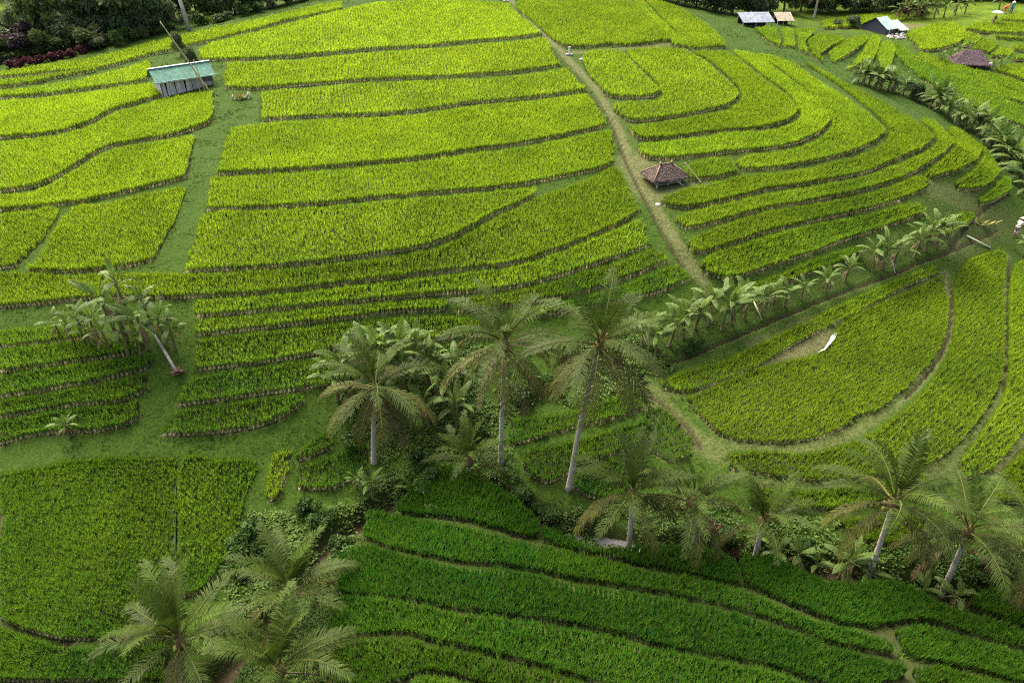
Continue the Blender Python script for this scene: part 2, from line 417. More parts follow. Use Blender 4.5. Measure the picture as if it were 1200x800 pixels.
plot('MC', .5, [(535,366),(590,360),(640,352),(690,342),(715,333),(750,320),(783,306)], [(535,352),(600,343),(650,331),(690,319),(730,306),(765,291)])
plot('MC', .42, [(600,374),(640,370),(690,361),(742,351),(775,342),(808,327)], [(600,366),(650,357),(690,347),(720,338),(755,325),(793,310)])
plot('MC', .35, [(232,434),(300,426),(350,419),(390,411),(440,405),(520,398),(565,392)], [(232,399),(300,391),(362,385),(425,377),(480,372),(565,372)])
plot('MC', .3, [(208,475),(250,470),(300,463),(337,459),(380,452),(420,446)], [(223,446),(240,441),(300,431),(350,424),(385,417),(420,413)])
plot('MC', .32, [(190,510),(225,509),(262,507),(300,501),(325,492),(345,480),(356,470)], [(205,486),(213,481),(250,476),(300,469),(345,463)])
# right of the diagonal path, on the hilltop
plot('RT', .7, [(660,56),(685,57),(714,53)], [(650,46),(625,24),(605,4),(655,2),(685,25),(715,49)])
plot('RT', .74, [(719,55),(750,53),(784,49)], [(716,49),(690,25),(662,2),(710,-3),(738,2),(765,28),(785,46)])
plot('RT', .74, [(790,55),(803,57)], [(788,48),(765,24),(744,2),(748,-4),(775,26),(800,46),(808,54)])
plot('RT', .76, [(816,58),(848,57)], [(811,53),(780,24),(756,-3),(775,2),(800,13),(830,32),(849,51)])
plot('RT', .7, [(712,112),(720,115),(745,116),(765,114),(772,108)], [(705,100),(690,84),(684,66),(690,61),(725,60),(740,74),(758,93),(772,105)])
# curved terraces round the right flank
plot('RC', .76, [(722,132),(738,144),(775,140),(812,134),(845,127),(860,119),(864,110)], [(720,122),(745,120),(770,118),(778,110),(768,93),(748,74),(736,61),(765,58),(802,60),(828,76),(850,95),(862,107)])
plot('RC', .76, [(738,152),(750,165),(775,164),(812,159),(900,150),(915,146),(927,140),(934,130)], [(742,149),(775,145),(812,139),(850,131),(866,122),(871,110),(855,90),(828,68),(815,62),(850,62),(870,76),(900,98),(920,113),(933,127)])
plot('RC', .74, [(748,174),(755,186),(770,188),(800,186),(850,180),(900,175),(932,170),(955,160),(967,150),(971,142)], [(752,170),(775,168),(812,163),(850,158),(900,154),(920,150),(936,142),(940,131),(926,111),(900,91),(872,70),(860,60),(888,66),(912,86),(940,106),(960,123),(970,138)])
plot('RC', .7, [(868,200),(910,198),(950,191),(1000,179),(1025,167),(1036,156)], [(862,190),(880,183),(905,180),(935,175),(958,165),(973,153),(977,142),(967,128),(942,102),(917,82),(890,64),(925,74),(960,98),(1000,123),(1020,139),(1034,151)])
plot('RC', .6, [(808,212),(840,209),(864,203)], [(803,198),(825,188),(853,186),(861,198)], 'small rectangular rice plot touching the right side of the open thatched hut')
plot('RC', .66, [(777,241),(800,245),(850,236),(900,223),(962,214),(1015,203),(1050,188),(1080,176),(1093,164)], [(778,232),(800,224),(830,217),(870,208),(915,204),(955,197),(1002,185),(1030,173),(1043,160),(1041,148),(1020,128),(985,100),(945,75),(995,101),(1045,127),(1078,148),(1092,160)])
plot('RC', .62, [(797,267),(807,269),(850,258),(900,245),(950,237),(1000,227),(1050,212),(1075,201),(1100,184),(1116,171)], [(793,256),(812,249),(850,241),(900,229),(962,219),(1015,208),(1052,194),(1085,180),(1099,168),(1097,156),(1080,142),(1094,144),(1106,155),(1116,165)])
plot('RC', .58, [(807,292),(820,298),(860,285),(900,272),(950,261),(1000,250),(1050,236),(1085,222)], [(807,283),(818,277),(850,264),(900,250),(950,242),(1000,232),(1050,218),(1078,207),(1087,212)])
plot('RC', .5, [(826,320),(850,328),(880,321),(900,314),(950,297),(1000,280),(1040,266),(1083,250)], [(823,309),(835,299),(860,291),(900,278),(950,266),(1000,256),(1050,242),(1073,239),(1084,246)])
plot('RC', .4, [(872,346),(920,333),(960,317),(1010,299)], [(868,338),(905,325),(950,307),(1005,289)])
plot('RC', .66, [(1092,210),(1120,201),(1140,190),(1147,182),(1146,174)], [(1085,204),(1105,188),(1119,175),(1121,164),(1110,153),(1122,152),(1137,162),(1146,171)])
plot('RC', .6, [(1122,222),(1140,224),(1160,215),(1170,205)], [(1121,213),(1144,198),(1153,184),(1152,173),(1165,190),(1170,202)])
plot('RC', .45, [(1148,241),(1165,236),(1181,227)], [(1148,233),(1165,222),(1177,208),(1184,213)])
plot('RC', .45, [(1105,277),(1125,270),(1140,259)], [(1101,265),(1120,252),(1140,250)], 'small green rice patch beside the bare earth bank at the end of the banana row')
# the far valley behind the hill
VV = [([(886,38),(904,52),(912,55)], [(885,34),(908,34),(913,53)]), ([(919,56),(930,57)], [(916,35),(927,35),(930,54)]),
 ([(936,60),(945,64)], [(933,36),(954,35),(942,48),(945,61)]), ([(951,66),(963,75)], [(947,50),(961,40),(988,45),(973,53),(959,63)]),
 ([(975,74),(992,67),(1010,55)], [(972,63),(992,47),(1016,43),(1010,52)]), ([(992,83),(1020,72)], [(1000,76),(1011,62),(1022,43),(1030,47),(1022,70)]),
 ([(1024,80),(1040,86)], [(1028,66),(1034,50),(1043,50),(1047,60),(1041,82)]),
 ([(1078,92),(1120,118),(1160,136),(1215,156)], [(1056,70),(1048,60),(1050,52),(1060,57),(1080,72),(1110,87),(1150,102),(1215,134)]),
 ([(1072,69),(1100,84),(1125,97),(1160,111),(1215,128)], [(1078,62),(1110,71),(1140,82),(1165,86),(1215,104)]),
 ([(1080,61),(1100,60),(1120,53),(1130,45)], [(1063,41),(1080,33),(1110,27),(1128,31),(1131,39)]),
 ([(1128,56),(1140,53)], [(1132,37),(1148,41),(1143,50)]), ([(1140,59),(1156,63)], [(1150,44),(1168,50),(1158,60)]),
 ([(1160,67),(1180,67)], [(1171,55),(1186,58),(1181,65)]), ([(1130,35),(1150,39),(1215,41)], [(1140,28),(1165,26),(1215,28)]),
 ([(1165,46),(1215,49)], [(1170,41),(1215,43)]), ([(1168,26),(1215,26)], [(1175,20),(1215,14)]),
 ([(1165,84),(1215,101)], [(1175,77),(1215,74)]), ([(962,35),(1000,33),(1030,29),(1060,25)], [(965,25),(1000,20),(1050,15),(1060,18)]),
 ([(1188,60),(1215,62)], [(1190,53),(1215,52)]), ([(1190,71),(1215,72)], [(1190,65),(1215,65)]), ([(1160,99),(1215,118)], [(1168,90),(1215,106)])]
VY = [.6,.6,.65,.65,.6,.7,.65,.42,.68,.92,.65,.6,.7,.8,.65,.85,.75,.8,.7,.65,.6]
for (f, b), y in zip(VV, VY): plot('VA', y, f, b)
for n_, (f, b) in enumerate([([(-10,25),(50,21)], [(-10,14),(52,11)]), ([(80,27),(122,24)], [(82,12),(122,9)]), ([(229,31),(252,25)], [(231,10),(252,6)])]):
    plot('X', .55, f, b, f'distant green rice plot glimpsed between the trees, {ORD[n_]} of three at top left')
# level fields right of the ditch
plot('X', .72, [(811,477),(830,498),(845,511),(880,518),(920,519),(960,513),(990,500),(1000,490),(1030,480),(1055,460),(1075,440),(1095,417),(1106,388),(1109,350)], [(806,466),(830,457),(870,439),(900,430),(930,422),(955,417),(965,411),(978,393),(986,381),(1010,367),(1040,352),(1070,340),(1104,323)], 'large teardrop rice field with the white water patch at its upper left edge', .55)
plot('X', .62, [(778,456),(800,460),(840,449),(880,433),(915,413),(950,394),(1000,368),(1050,342),(1097,321)], [(776,448),(800,437),(850,423),(900,399),(950,376),(1000,351),(1050,328),(1095,312)], 'long narrow rice strip between the dark ditch and the large teardrop field', .55)
plot('X', .68, [(857,550),(920,560),(975,563),(1012,560),(1050,555),(1090,544),(1115,527),(1140,500),(1160,470),(1171,440),(1174,400),(1174,340),(1177,302)], [(852,533),(900,529),(940,532),(985,524),(1022,510),(1040,496),(1060,482),(1085,457),(1103,432),(1117,402),(1121,372),(1119,342),(1124,322),(1137,305),(1160,296),(1175,295)], 'curved rice field wrapping round the outer right bund of the teardrop field', .55)
plot('X', .7, [(1118,562),(1140,560),(1165,545),(1185,522),(1200,502),(1218,480)], [(1126,541),(1150,509),(1172,476),(1183,441),(1184,401),(1184,351),(1190,311),(1218,303)], 'outer curved rice field at the right edge, beyond the second curved bund', .55)
plot('X', .62, [(1160,588),(1215,592)], [(1172,560),(1200,528),(1218,512)], 'rice field at the right edge behind the fronds of the rightmost palm', .55)
plot('X', .45, [(880,592),(957,597),(1020,591),(1040,585),(1085,572)], [(880,573),(960,575),(1012,571),(1040,567),(1085,556)], 'narrow rice band below the curved field, left of the tall right palm', .62)
plot('X', .4, [(995,630),(1030,637),(1060,636),(1094,628)], [(985,610),(1030,606),(1080,606),(1100,611)], 'small green rice plot between the two right gully palms', .62)
# little plots at the centre, beside the tall pale palm trunk
plot('X', .18, [(596,523),(637,511),(680,500),(720,490),(755,479)], [(600,493),(640,489),(690,478),(735,462),(748,460)], 'green rice strip behind the tall pale palm trunk in the centre', .62)
plot('X', .2, [(614,543),(625,561),(642,568),(662,557),(674,548),(720,531),(757,518)], [(617,530),(650,522),(690,513),(720,504),(757,493)], 'heart-shaped rice plot left of the tall pale palm trunk in the centre', .62)
plot('X', .18, [(674,572),(690,583),(710,588),(733,577)], [(678,557),(720,539),(745,535)], 'small round rice plot right of the foot of the tall pale palm', .62)
plot('X', .3, [(760,526),(785,540),(802,536),(814,516)], [(758,485),(774,478),(797,497)], 'bright rice patch on the ditch bank behind the leafy gully palm', .45)
# near slope, dark rice
plot('N', .1, [(468,604),(520,607),(570,616),(610,629),(630,629)], [(466,594),(490,566),(515,549),(540,549),(600,583),(631,611)], None, .68)
plot('N', .1, [(637,634),(660,643),(700,652),(762,666),(807,674),(840,682),(866,686)], [(634,617),(662,629),(695,645),(740,643),(800,640),(825,643),(852,653),(866,673)], None, .68)
plot('N', .12, [(425,632),(462,643),(495,649),(540,659),(600,665),(660,677),(712,686),(760,694),(800,701),(850,712),(900,726),(937,739),(975,754),(1012,762),(1048,769)], [(428,605),(440,599),(470,608),(520,614),(570,625),(610,637),(650,646),(710,659),(762,672),(807,679),(860,691),(900,705),(937,721),(965,732),(1000,741),(1030,749),(1046,757)], None, .68)
plot('N', .13, [(395,698),(435,698),(462,701),(505,708),(537,716),(562,718),(600,723),(662,732),(712,742),(750,752),(787,762),(825,768),(900,782),(937,793),(965,803),(1000,816)], [(400,653),(410,644),(430,640),(462,650),(495,657),(540,666),(600,671),(662,684),(712,692),(760,700),(800,707),(850,718),(900,732),(937,745),(975,760),(1012,770),(1064,783)], None, .68)
plot('N', .15, [(388,743),(410,745),(475,742),(500,749),(540,759),(600,773),(650,787),(705,802),(760,817)], [(387,708),(400,702),(430,701),(462,706),(505,714),(540,722),(600,728),(662,738),(712,748),(750,758),(787,768),(825,774),(900,789),(940,801),(970,811)], None, .68)
plot('N', .2, [(387,802),(430,806),(465,799),(490,789),(515,788),(550,797),(600,812),(640,826)], [(387,788),(396,763),(415,753),(475,749),(497,757),(540,766),(600,781),(650,794),(700,807),(740,819)], None, .68)
plot('N', .22, [(478,838),(570,850)], [(478,805),(492,796),(512,796),(547,804),(580,817)], None, .68)
plot('N', .1, [(869,684),(900,698),(937,713),(965,725),(1000,733),(1030,733),(1075,729),(1100,734),(1150,749),(1200,763),(1218,767)], [(867,659),(885,653),(910,657),(960,681),(1000,685),(1020,682),(1060,687),(1090,702),(1120,717),(1150,725),(1200,740),(1218,745)], None, .68)
plot('N', .1, [(1138,714),(1165,724),(1200,737),(1218,742)], [(1140,701),(1160,691),(1180,686),(1218,684)], None, .68)
plot('N', .14, [(1053,762),(1065,771),(1100,778),(1137,786),(1180,798),(1218,809)], [(1050,741),(1075,735),(1100,739),(1150,754),(1200,769),(1218,774)], None, .68)
plot('N', .18, [(1070,800),(1100,815),(1180,835),(1218,845)], [(1070,785),(1100,783),(1140,792),(1180,803),(1218,815)], None, .68)
BL = {'UL': ('yellow-green rice strip', 'from the top ' + UL), 'LL': ('narrow green rice strip', 'from the top ' + LLn),
      'MC': ('lime rice terrace', 'from the top between the grass path and the diagonal path'),
      'RT': ('hilltop rice plot', 'from the left along the right side of the diagonal path'),
      'RC': ('curved rice terrace', 'from the top round the right flank of the hill'),
      'VA': ('small rice plot', 'from the left in the far valley behind the hill'),
      'N': ('dark green rice band', 'counted from the gully on the near slope')}
GROUPS = {'UL': 'rice strips left of the grass path', 'LL': 'rice strips below the leaning bananas', 'MC': 'rice terraces on the central hillside',
          'RT': 'rice plots on the hilltop', 'RC': 'curved rice terraces on the right flank', 'VA': 'rice plots in the far valley',
          'N': 'rice bands on the near slope', 'X': 'single rice fields'}
# ------------------------------------------------------------------ levels of the plots, the ground sheet
class Plot: pass
plots = []; cnt = {}
for block, yel, F, B, label, H in PLOTS:
    p = Plot(); p.yel, p.H, p.block = yel, H, block
    cnt[block] = cnt.get(block, 0) + 1
    p.label = label or f"{BL[block][0]}, {ORD[cnt[block] - 1]} {BL[block][1]}"
    Fp, Bp = np.array(spline(F)), np.array(densify(spline(B), 7))
    f = unproject(Fp[:, 0], Fp[:, 1]); b = unproject(Bp[:, 0], Bp[:, 1])
    p.F = f[:, :2]; p.Fz = np.convolve(np.pad(f[:, 2], 4, mode='edge'), np.ones(9) / 9, 'valid') - 0.04
    def level(P, p=p):
        out = np.empty(len(P))
        for i in range(0, len(P), 4000):
            d2 = ((P[i:i + 4000, None] - p.F[None]) ** 2).sum(-1) + 0.15
            w = (d2.min(1)[:, None] / d2) ** 3
            out[i:i + 4000] = (w * p.Fz[None]).sum(1) / w.sum(1)
        return out
    def bed(P, level=level):
        # the bed follows the slope once it has cut half a metre into it
        a = level(P); t = T0(P); s = t - a
        return np.where(s > 0, t - 0.3 * s / (s + 0.3), t - 0.35 * s / (abs(s) + 0.35))
    p.level = bed; level = bed
    # the back edge seen is the rice top wherever the plot is not cut that deep into the slope
    for _ in range(3):
        top = level(b[:, :2]) + 0.52 * H
        z = np.maximum(T0(b[:, :2]), top)
        b = at_z(Bp[:, 0], Bp[:, 1], z)
    p.B = b[:, :2]
    p.poly = np.vstack([p.F, p.B[::-1]])
    p.zc = float(np.median((np.c_[p.F, p.Fz] @ np.array([0, CP, -SP]))))
    x, y = p.poly[:, 0], p.poly[:, 1]
    p.area = abs(0.5 * np.sum(x * np.roll(y, -1) - np.roll(x, -1) * y))
    plots.append(p)

def px_line(pts): 
    q = np.array(spline(pts)); return unproject(q[:, 0], q[:, 1])[:, :2]
NEAR_SOIL = unproject(*zip(*[(470,608),(640,622),(760,655),(870,678),(960,690),(1020,690),(1215,745),(1215,830),(380,830),(380,720),(400,650),(430,615)]))[:, :2]
DRY = [(px_line(l), w, s) for l, w, s in [
    ([(598,0),(640,42),(672,76),(700,106),(724,150),(744,200),(764,236),(790,278),(812,314),(838,345)], .42, .85),
    ([(745,190),(770,225),(820,224)], 1.6, .8), ([(665,62),(700,60),(785,52)], .6, .7),
    ([(1085,222),(1110,226),(1135,236)], 1.2, .6), ([(1110,285),(1150,265),(1170,258)], 1.6, .5), ([(1140,245),(1185,262)], 2.0, .4),
    ([(900,412),(930,405),(955,392)], 1.2, 1.0), ([(780,462),(840,452),(900,425),(960,395),(1050,348),(1100,322)], .4, .6),
    ([(760,440),(830,400),(900,368),(1000,330),(1080,290)], 1.6, .3), ([(1107,322),(1113,355),(1108,395),(1090,428),(1060,462),(1030,485),(985,512),(940,524),(860,520)], .42, .6),
    ([(1180,300),(1178,400),(1174,450),(1150,500),(1125,535),(1090,555)], .42, .6), ([(1200,515),(1165,555)], .5, .7), ([(760,455),(800,505),(840,530)], .8, .6),
    ([(1060,29),(1100,26),(1140,20),(1200,12)], 2.0, 1.25), ([(890,568),(1000,568),(1060,562)], .6, .5), ([(330,420),(260,450)], .5, .25)]]
DITCH = [(px_line(l), w) for l, w in [
    ([(606,14),(640,50),(667,80),(688,104),(714,140),(734,190),(758,238),(786,290),(802,312)], .09),
    ([(1168,270),(1140,283),(1110,296),(1080,306),(1050,320),(1000,338),(950,357),(900,378),(850,400),(800,421),(756,438),(752,448),(762,462),(780,476),(806,501),(822,525)], .09),
    ([(1108,298),(1146,252),(1182,226)], .09), ([(1114,330),(1116,360),(1110,400),(1092,432),(1062,466)], .07), ([(1183,310),(1181,400),(1176,450)], .07)]]
RIGHT = unproject(*zip(*[(700,108),(742,200),(825,335),(1000,312),(1100,245),(1172,205),(1100,142),(950,92),(850,60),(700,58)]))[:, :2]
STREAM = px_line([(250,800),(300,745),(345,680),(380,640),(440,596),(500,566),(560,562),(610,592),(650,612),(720,632),(800,640),(900,652),(1000,668),(1110,694),(1210,694)])

_th = np.concatenate([np.linspace(-180, -46, 20, endpoint=False), np.linspace(-46, -39, 20, endpoint=False), np.linspace(-39, 39, 410), np.linspace(39, 46, 21)[1:], np.linspace(46, 180, 21)[1:-1]])
_r = np.concatenate([np.geomspace(0.5, 10, 8, endpoint=False), np.linspace(10, 16, 12, endpoint=False), np.linspace(16, 60, 260, endpoint=False),
                     np.linspace(60, 110, 130, endpoint=False), np.linspace(110, 180, 40, endpoint=False), np.geomspace(180, 1800, 18)])
_TH, _R = np.meshgrid(np.radians(_th), _r, indexing='ij')
_XY = np.stack([np.sin(_TH) * _R, np.cos(_TH) * _R], -1).reshape(-1, 2)
_Z = T0(_XY)
_cov = np.zeros((len(_XY), 3))
_in = np.zeros(len(_XY), int) - 1
for i, p in enumerate(plots):
    lo, hi = p.poly.min(0), p.poly.max(0)
    s = np.where(((_XY >= lo) & (_XY <= hi)).all(1))[0]
    s = s[inside(_XY[s], p.poly)]
    _in[s] = i; _Z[s] = p.level(_XY[s]) - 0.10; _cov[s, 1] = 1
near = np.where((_R.ravel() < 125) & (abs(_TH.ravel()) < 0.9) & (_in < 0))[0]
Pn = _XY[near]
def hash_noise(P, s, seed=0):
    """smooth value noise on the plane"""
    q = P / s; i = np.floor(q).astype(np.int64); f = q - i; f = f * f * (3 - 2 * f)
    def h(a, b): 
        n = (a * 374761393 + b * 668265263 + seed * 974711) & 0x7fffffff
        n = ((n ^ (n >> 13)) * 1274126177) & 0x7fffffff
        return (n ^ (n >> 16)) % 10007 / 10007.0
    a, b, c, d = h(i[:, 0], i[:, 1]), h(i[:, 0] + 1, i[:, 1]), h(i[:, 0], i[:, 1] + 1), h(i[:, 0] + 1, i[:, 1] + 1)
    return (a * (1 - f[:, 0]) + b * f[:, 0]) * (1 - f[:, 1]) + (c * (1 - f[:, 0]) + d * f[:, 0]) * f[:, 1]
def dryness(P):
    d = np.zeros(len(P))
    for l, w, s in DRY:
        m = ((P > l.min(0) - 4) & (P < l.max(0) + 4)).all(1)
        d[m] = np.maximum(d[m], s * np.clip(1.6 - seg_dist(P[m], l) / w, 0, 1))
    for p in plots:
        if p.block in ('N', 'VA'): continue
        s = np.where(((P > p.F.min(0) - .6) & (P < p.F.max(0) + .6)).all(1))[0]
        if len(s): d[s] = np.maximum(d[s], .62 * np.clip(1.7 - seg_dist(P[s], p.F) / .15, 0, 1))
    d = np.maximum(d * .8, 0.22 * inside(P, RIGHT))
    return d
_cov[near, 0] = dryness(Pn)
_Z[near] += 0.05 * (hash_noise(Pn, 0.35) - 0.5) + 0.10 * (hash_noise(Pn, 1.1, 3) - 0.5)
for l, w in DITCH:
    d = seg_dist(Pn, l); k = np.clip(1.5 - d / w, 0, 1)
    _Z[near] -= 0.22 * k; _cov[near, 1] = np.maximum(_cov[near, 1], np.clip(k * 1.3, 0, 1))
_cov[near, 1] = np.maximum(_cov[near, 1], .5 * inside(Pn, NEAR_SOIL))
d = seg_dist(Pn, STREAM); k = np.clip(1.4 - d / .8, 0, 1)
_Z[near] -= 0.9 * k * k * (3 - 2 * np.clip(k, 0, 1)); _cov[near, 1] = np.maximum(_cov[near, 1], k)
_cov[:, 2] = np.clip((_R.ravel() - 112) / 15, 0, 1)
na, nr = len(_th), len(_r)
ia = np.arange(na); ib = (ia + 1) % na
A_, Bk = np.meshgrid(ia, np.arange(nr - 1), indexing='ij'); A2 = ib[A_]
q = np.stack([A_ * nr + Bk, A2 * nr + Bk, A2 * nr + Bk + 1, A_ * nr + Bk + 1], -1).reshape(-1, 4)
q = q[:, [0, 3, 2, 1]]
me = np_mesh('ground', np.c_[_XY, _Z], q, smooth=True, mat=M['ground'], extra={'cover': _cov})
ground = link('ground', me); ground['kind'] = 'structure'
_grid = _Z.reshape(na, nr)
def ground_z(P):
    """height of the built ground sheet (terraces, ditches and stream bed included)"""
    th = np.degrees(np.arctan2(P[:, 0], P[:, 1])); r = np.hypot(P[:, 0], P[:, 1])
    i = np.clip(np.searchsorted(_th, th) - 1, 0, na - 2); j = np.clip(np.searchsorted(_r, r) - 1, 0, nr - 2)
    a = np.clip((th - _th[i]) / (_th[i + 1] - _th[i]), 0, 1); b = np.clip((r - _r[j]) / (_r[j + 1] - _r[j]), 0, 1)
    return (_grid[i, j] * (1 - a) + _grid[i + 1, j] * a) * (1 - b) + (_grid[i, j + 1] * (1 - a) + _grid[i + 1, j + 1] * a) * b
def gz(x, y): return float(ground_z(np.array([[x, y]]))[0])
def on_ground(u, v, sink=0.03):
    p = at(u, v); return Vector((p.x, p.y, gz(p.x, p.y) - sink))
# ------------------------------------------------------------------ rice plants
GREEN, LIME = np.array([0.030, 0.115, 0.011]), np.array([0.250, 0.355, 0.014])
STRAW = np.array([0.56, 0.45, 0.27])
def tuft(rs, blades, width, stems, lift=0.0):
    """one hill of rice: straw-coloured foot, upright arching blades; returns verts, tris, (height 0-1, straw 0-1)"""
    V, T, K = [], [], []
    n = 0
    for s in range(stems):
        a = rs.uniform(0, 6.28); r = 0.035 if not lift else rs.uniform(.01, .045)
        b = np.array([math.cos(a) * r, math.sin(a) * r, 0]); t = np.array([b[0] * 1.6, b[1] * 1.6, 0.34 + lift * .5])
        w = (0.02 + lift * .06) * np.array([-math.sin(a + 1), math.cos(a + 1), 0])
        V += [b - w, b + w, t]; T.append((n, n + 1, n + 2)); K += [(0, 1), (0, 1), (0.3, .5)]; n += 3
    for k in range(blades):
        a = k * 2.4 + rs.uniform(-.5, .5); out = rs.uniform(.03, .19); h = rs.uniform(.78, 1.08)
        d = np.array([math.cos(a), math.sin(a), 0]); w = np.array([-d[1], d[0], 0]) * width * rs.uniform(.8, 1.15)
        tw = rs.uniform(-.9, .9); w = w * math.cos(tw) + d * width * math.sin(tw)
        z0 = rs.uniform(0.05, .25) + lift
        b = d * 0.035 + np.array([0, 0, z0]); m = d * (0.03 + out * .35) + np.array([0, 0, z0 + (h - z0) * .62]); t = d * (0.03 + out) + np.array([0, 0, h - out * rs.uniform(0, .3)])
        V += [b - w * .5, b + w * .5, m - w * .5, m + w * .5, t]
        T += [(n, n + 1, n + 3), (n, n + 3, n + 2), (n + 2, n + 3, n + 4)]
        K += [(z0, .45 - z0), (z0, .45 - z0), (.65, 0), (.65, 0), (1, 0)]; n += 5
    return np.array(V), np.array(T), np.clip(np.array(K), 0, 1)
rs_ = np.random.default_rng(3)
LODS = [[tuft(rs_, 20, .037, 0) for _ in range(6)] + [tuft(rs_, 13, .030, 6, .22) for _ in range(4)], [tuft(rs_, 13, .042, 0) for _ in range(6)] + [tuft(rs_, 8, .044, 6, .25) for _ in range(4)],
        [tuft(rs_, 7, .055, 0) for _ in range(6)] + [tuft(rs_, 6, .07, 4, .2) for _ in range(4)]]      # the last four of each are edge hills with bare feet
def rice_points(p, sp):
    c = p.poly.mean(0); e = p.F[-1] - p.F[0]; e = e / (np.linalg.norm(e) + 1e-9); n = np.array([-e[1], e[0]])
    q = (p.poly - c) @ np.stack([e, n], 1); lo, hi = q.min(0), q.max(0)
    gx, gy = np.meshgrid(np.arange(lo[0], hi[0], sp), np.arange(lo[1], hi[1], sp), indexing='ij')
    g = np.stack([gx, gy], -1).reshape(-1, 2) + rng.normal(0, sp * .13, (gx.size, 2))
    P = c + g @ np.stack([e, n])
    P = P[inside(P + np.stack([hash_noise(P, .6, 51) - .5, hash_noise(P, .6, 53) - .5], 1) * .34, p.poly)]
    # an extra row right at the front edge, so the bund meets a neat line of stems
    L = np.concatenate([[0], np.cumsum(np.linalg.norm(np.diff(p.F, axis=0), axis=1))])
    s = np.arange(.1, L[-1], sp); Fx = np.stack([np.interp(s, L, p.F[:, 0]), np.interp(s, L, p.F[:, 1])], 1)
    Fx = Fx + (c - Fx) / (np.linalg.norm(c - Fx, axis=1)[:, None] + 1e-9) * .05
    n0 = len(P); L = np.concatenate([[0], np.cumsum(np.linalg.norm(np.diff(p.B, axis=0), axis=1))])
    s = np.arange(.1, L[-1], sp); Bx = np.stack([np.interp(s, L, p.B[:, 0]), np.interp(s, L, p.B[:, 1])], 1)
    return np.vstack([P, Bx, Fx]), np.r_[np.zeros(n0 + len(Bx), bool), np.ones(len(Fx), bool)]
n_tris = 0
def build_rice(p):
    global n_tris
    lod = 0 if p.zc < 38 else 1 if p.zc < 63 else 2
    sp = (0.215, 0.262, 0.31)[lod]
    P, edge = rice_points(p, sp); z = p.level(P) - 0.06
    vis = (P[:, 1] * CP - z * SP)
    uu = 600 + F_PX * P[:, 0] / vis
    keep = (uu > -40) & (uu < 1240); vv = 400 + F_PX * (-(P[:, 1] * SP + z * CP)) / vis; keep &= vv < 850
    P, z, edge = P[keep], z[keep], edge[keep]
    patch = hash_noise(P, 4.5, 7) * .5 + hash_noise(P, 1.9, 8) * .3 + hash_noise(P, .8, 9) * .2
    y = np.clip(p.yel + rng.uniform(-.05, .05) + (patch - .5) * (.55 if p.block != 'N' else .2) + rng.normal(0, .04, len(P)), 0, 1.15)
    bright = rng.uniform(.9, 1.1, len(P)) * (0.93 + .18 * hash_noise(P, 1.6, 21))
    var = np.where(edge, 6 + rng.integers(0, 4, len(P)), rng.integers(0, 6, len(P))); Vs, Ts, Cs, n = [], [], [], 0
    base = GREEN[None] * (1 - y[:, None]) + LIME[None] * y[:, None]
    hgt = p.H * (rng.uniform(.88, 1.12, len(P)) * (0.92 + .16 * hash_noise(P, 3.1, 5)))
    for k, (V, T, K) in enumerate(LODS[lod]):
        s = np.where(var == k)[0]
        if not len(s): continue
        a = rng.uniform(0, 6.28, len(s)); ca, sa = np.cos(a), np.sin(a); h = hgt[s]
        x = (V[None, :, 0] * ca[:, None] - V[None, :, 1] * sa[:, None]) * (.85 + .3 * h[:, None]) * (sp / .24) + P[s, 0][:, None]
        yy = (V[None, :, 0] * sa[:, None] + V[None, :, 1] * ca[:, None]) * (.85 + .3 * h[:, None]) * (sp / .24) + P[s, 1][:, None]
        zz = V[None, :, 2] * h[:, None] + z[s][:, None]
        Vs.append(np.stack([x, yy, zz], -1).reshape(-1, 3))
        Ts.append((T[None] + (np.arange(len(s)) * len(V))[:, None, None]).reshape(-1, 3) + n); n += len(s) * len(V)
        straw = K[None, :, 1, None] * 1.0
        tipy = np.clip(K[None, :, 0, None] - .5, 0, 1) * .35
        ym = y[s][:, None] * (.58 + .50 * K[None, :, 0]); lc = GREEN * (1 - ym[..., None]) + LIME * ym[..., None]     # deeper green low on the tuft: canopy self-shade painted into the blade colour
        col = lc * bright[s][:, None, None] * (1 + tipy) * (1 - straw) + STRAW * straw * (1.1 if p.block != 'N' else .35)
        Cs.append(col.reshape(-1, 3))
    if not Vs: return
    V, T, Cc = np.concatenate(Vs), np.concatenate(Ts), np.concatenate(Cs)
    org = np.array([*p.F[len(p.F) // 2], p.Fz[len(p.F) // 2]])
    # the mud bed with its cut earth edge is the plot itself
    n = len(p.poly); top = np.c_[p.poly, p.level(p.poly) - .02]
    lo, hi = p.poly.min(0), p.poly.max(0)
    gx, gy = np.meshgrid(np.arange(lo[0] + .6, hi[0], 1.2), np.arange(lo[1] + .6, hi[1], 1.2), indexing='ij')
    I = np.stack([gx, gy], -1).reshape(-1, 2); I = I[inside(I, p.poly)]; I = I[seg_dist(I, np.vstack([p.poly, p.poly[:1]])) > .35] if len(I) else I
    pts = [Vector(v) for v in np.vstack([p.poly, I])]
    vo, _, fo, _, _, _ = delaunay_2d_cdt(pts, [(i, (i + 1) % n) for i in range(n)], [], 1, 1e-4)
    xy = np.array([tuple(v) for v in vo]); bm = bmesh.new(); vs = [bm.verts.new(v) for v in np.c_[xy, p.level(xy) - .03] - org]
    fs = [bm.faces.new([vs[i] for i in f]) for f in fo]; bm.normal_update()
    for f in fs:
        if f.normal.z < 0: f.normal_flip()
    rim = [e for e in bm.edges if e.is_boundary]
    for g in bmesh.ops.extrude_edge_only(bm, edges=rim)['geom']:
        if isinstance(g, bmesh.types.BMVert): g.co.z -= .35
    me = bpy.data.meshes.new('rice_plot'); bm.to_mesh(me); bm.free(); me.materials.append(M['mud'])
    root = link('rice_plot', me); root.location = org
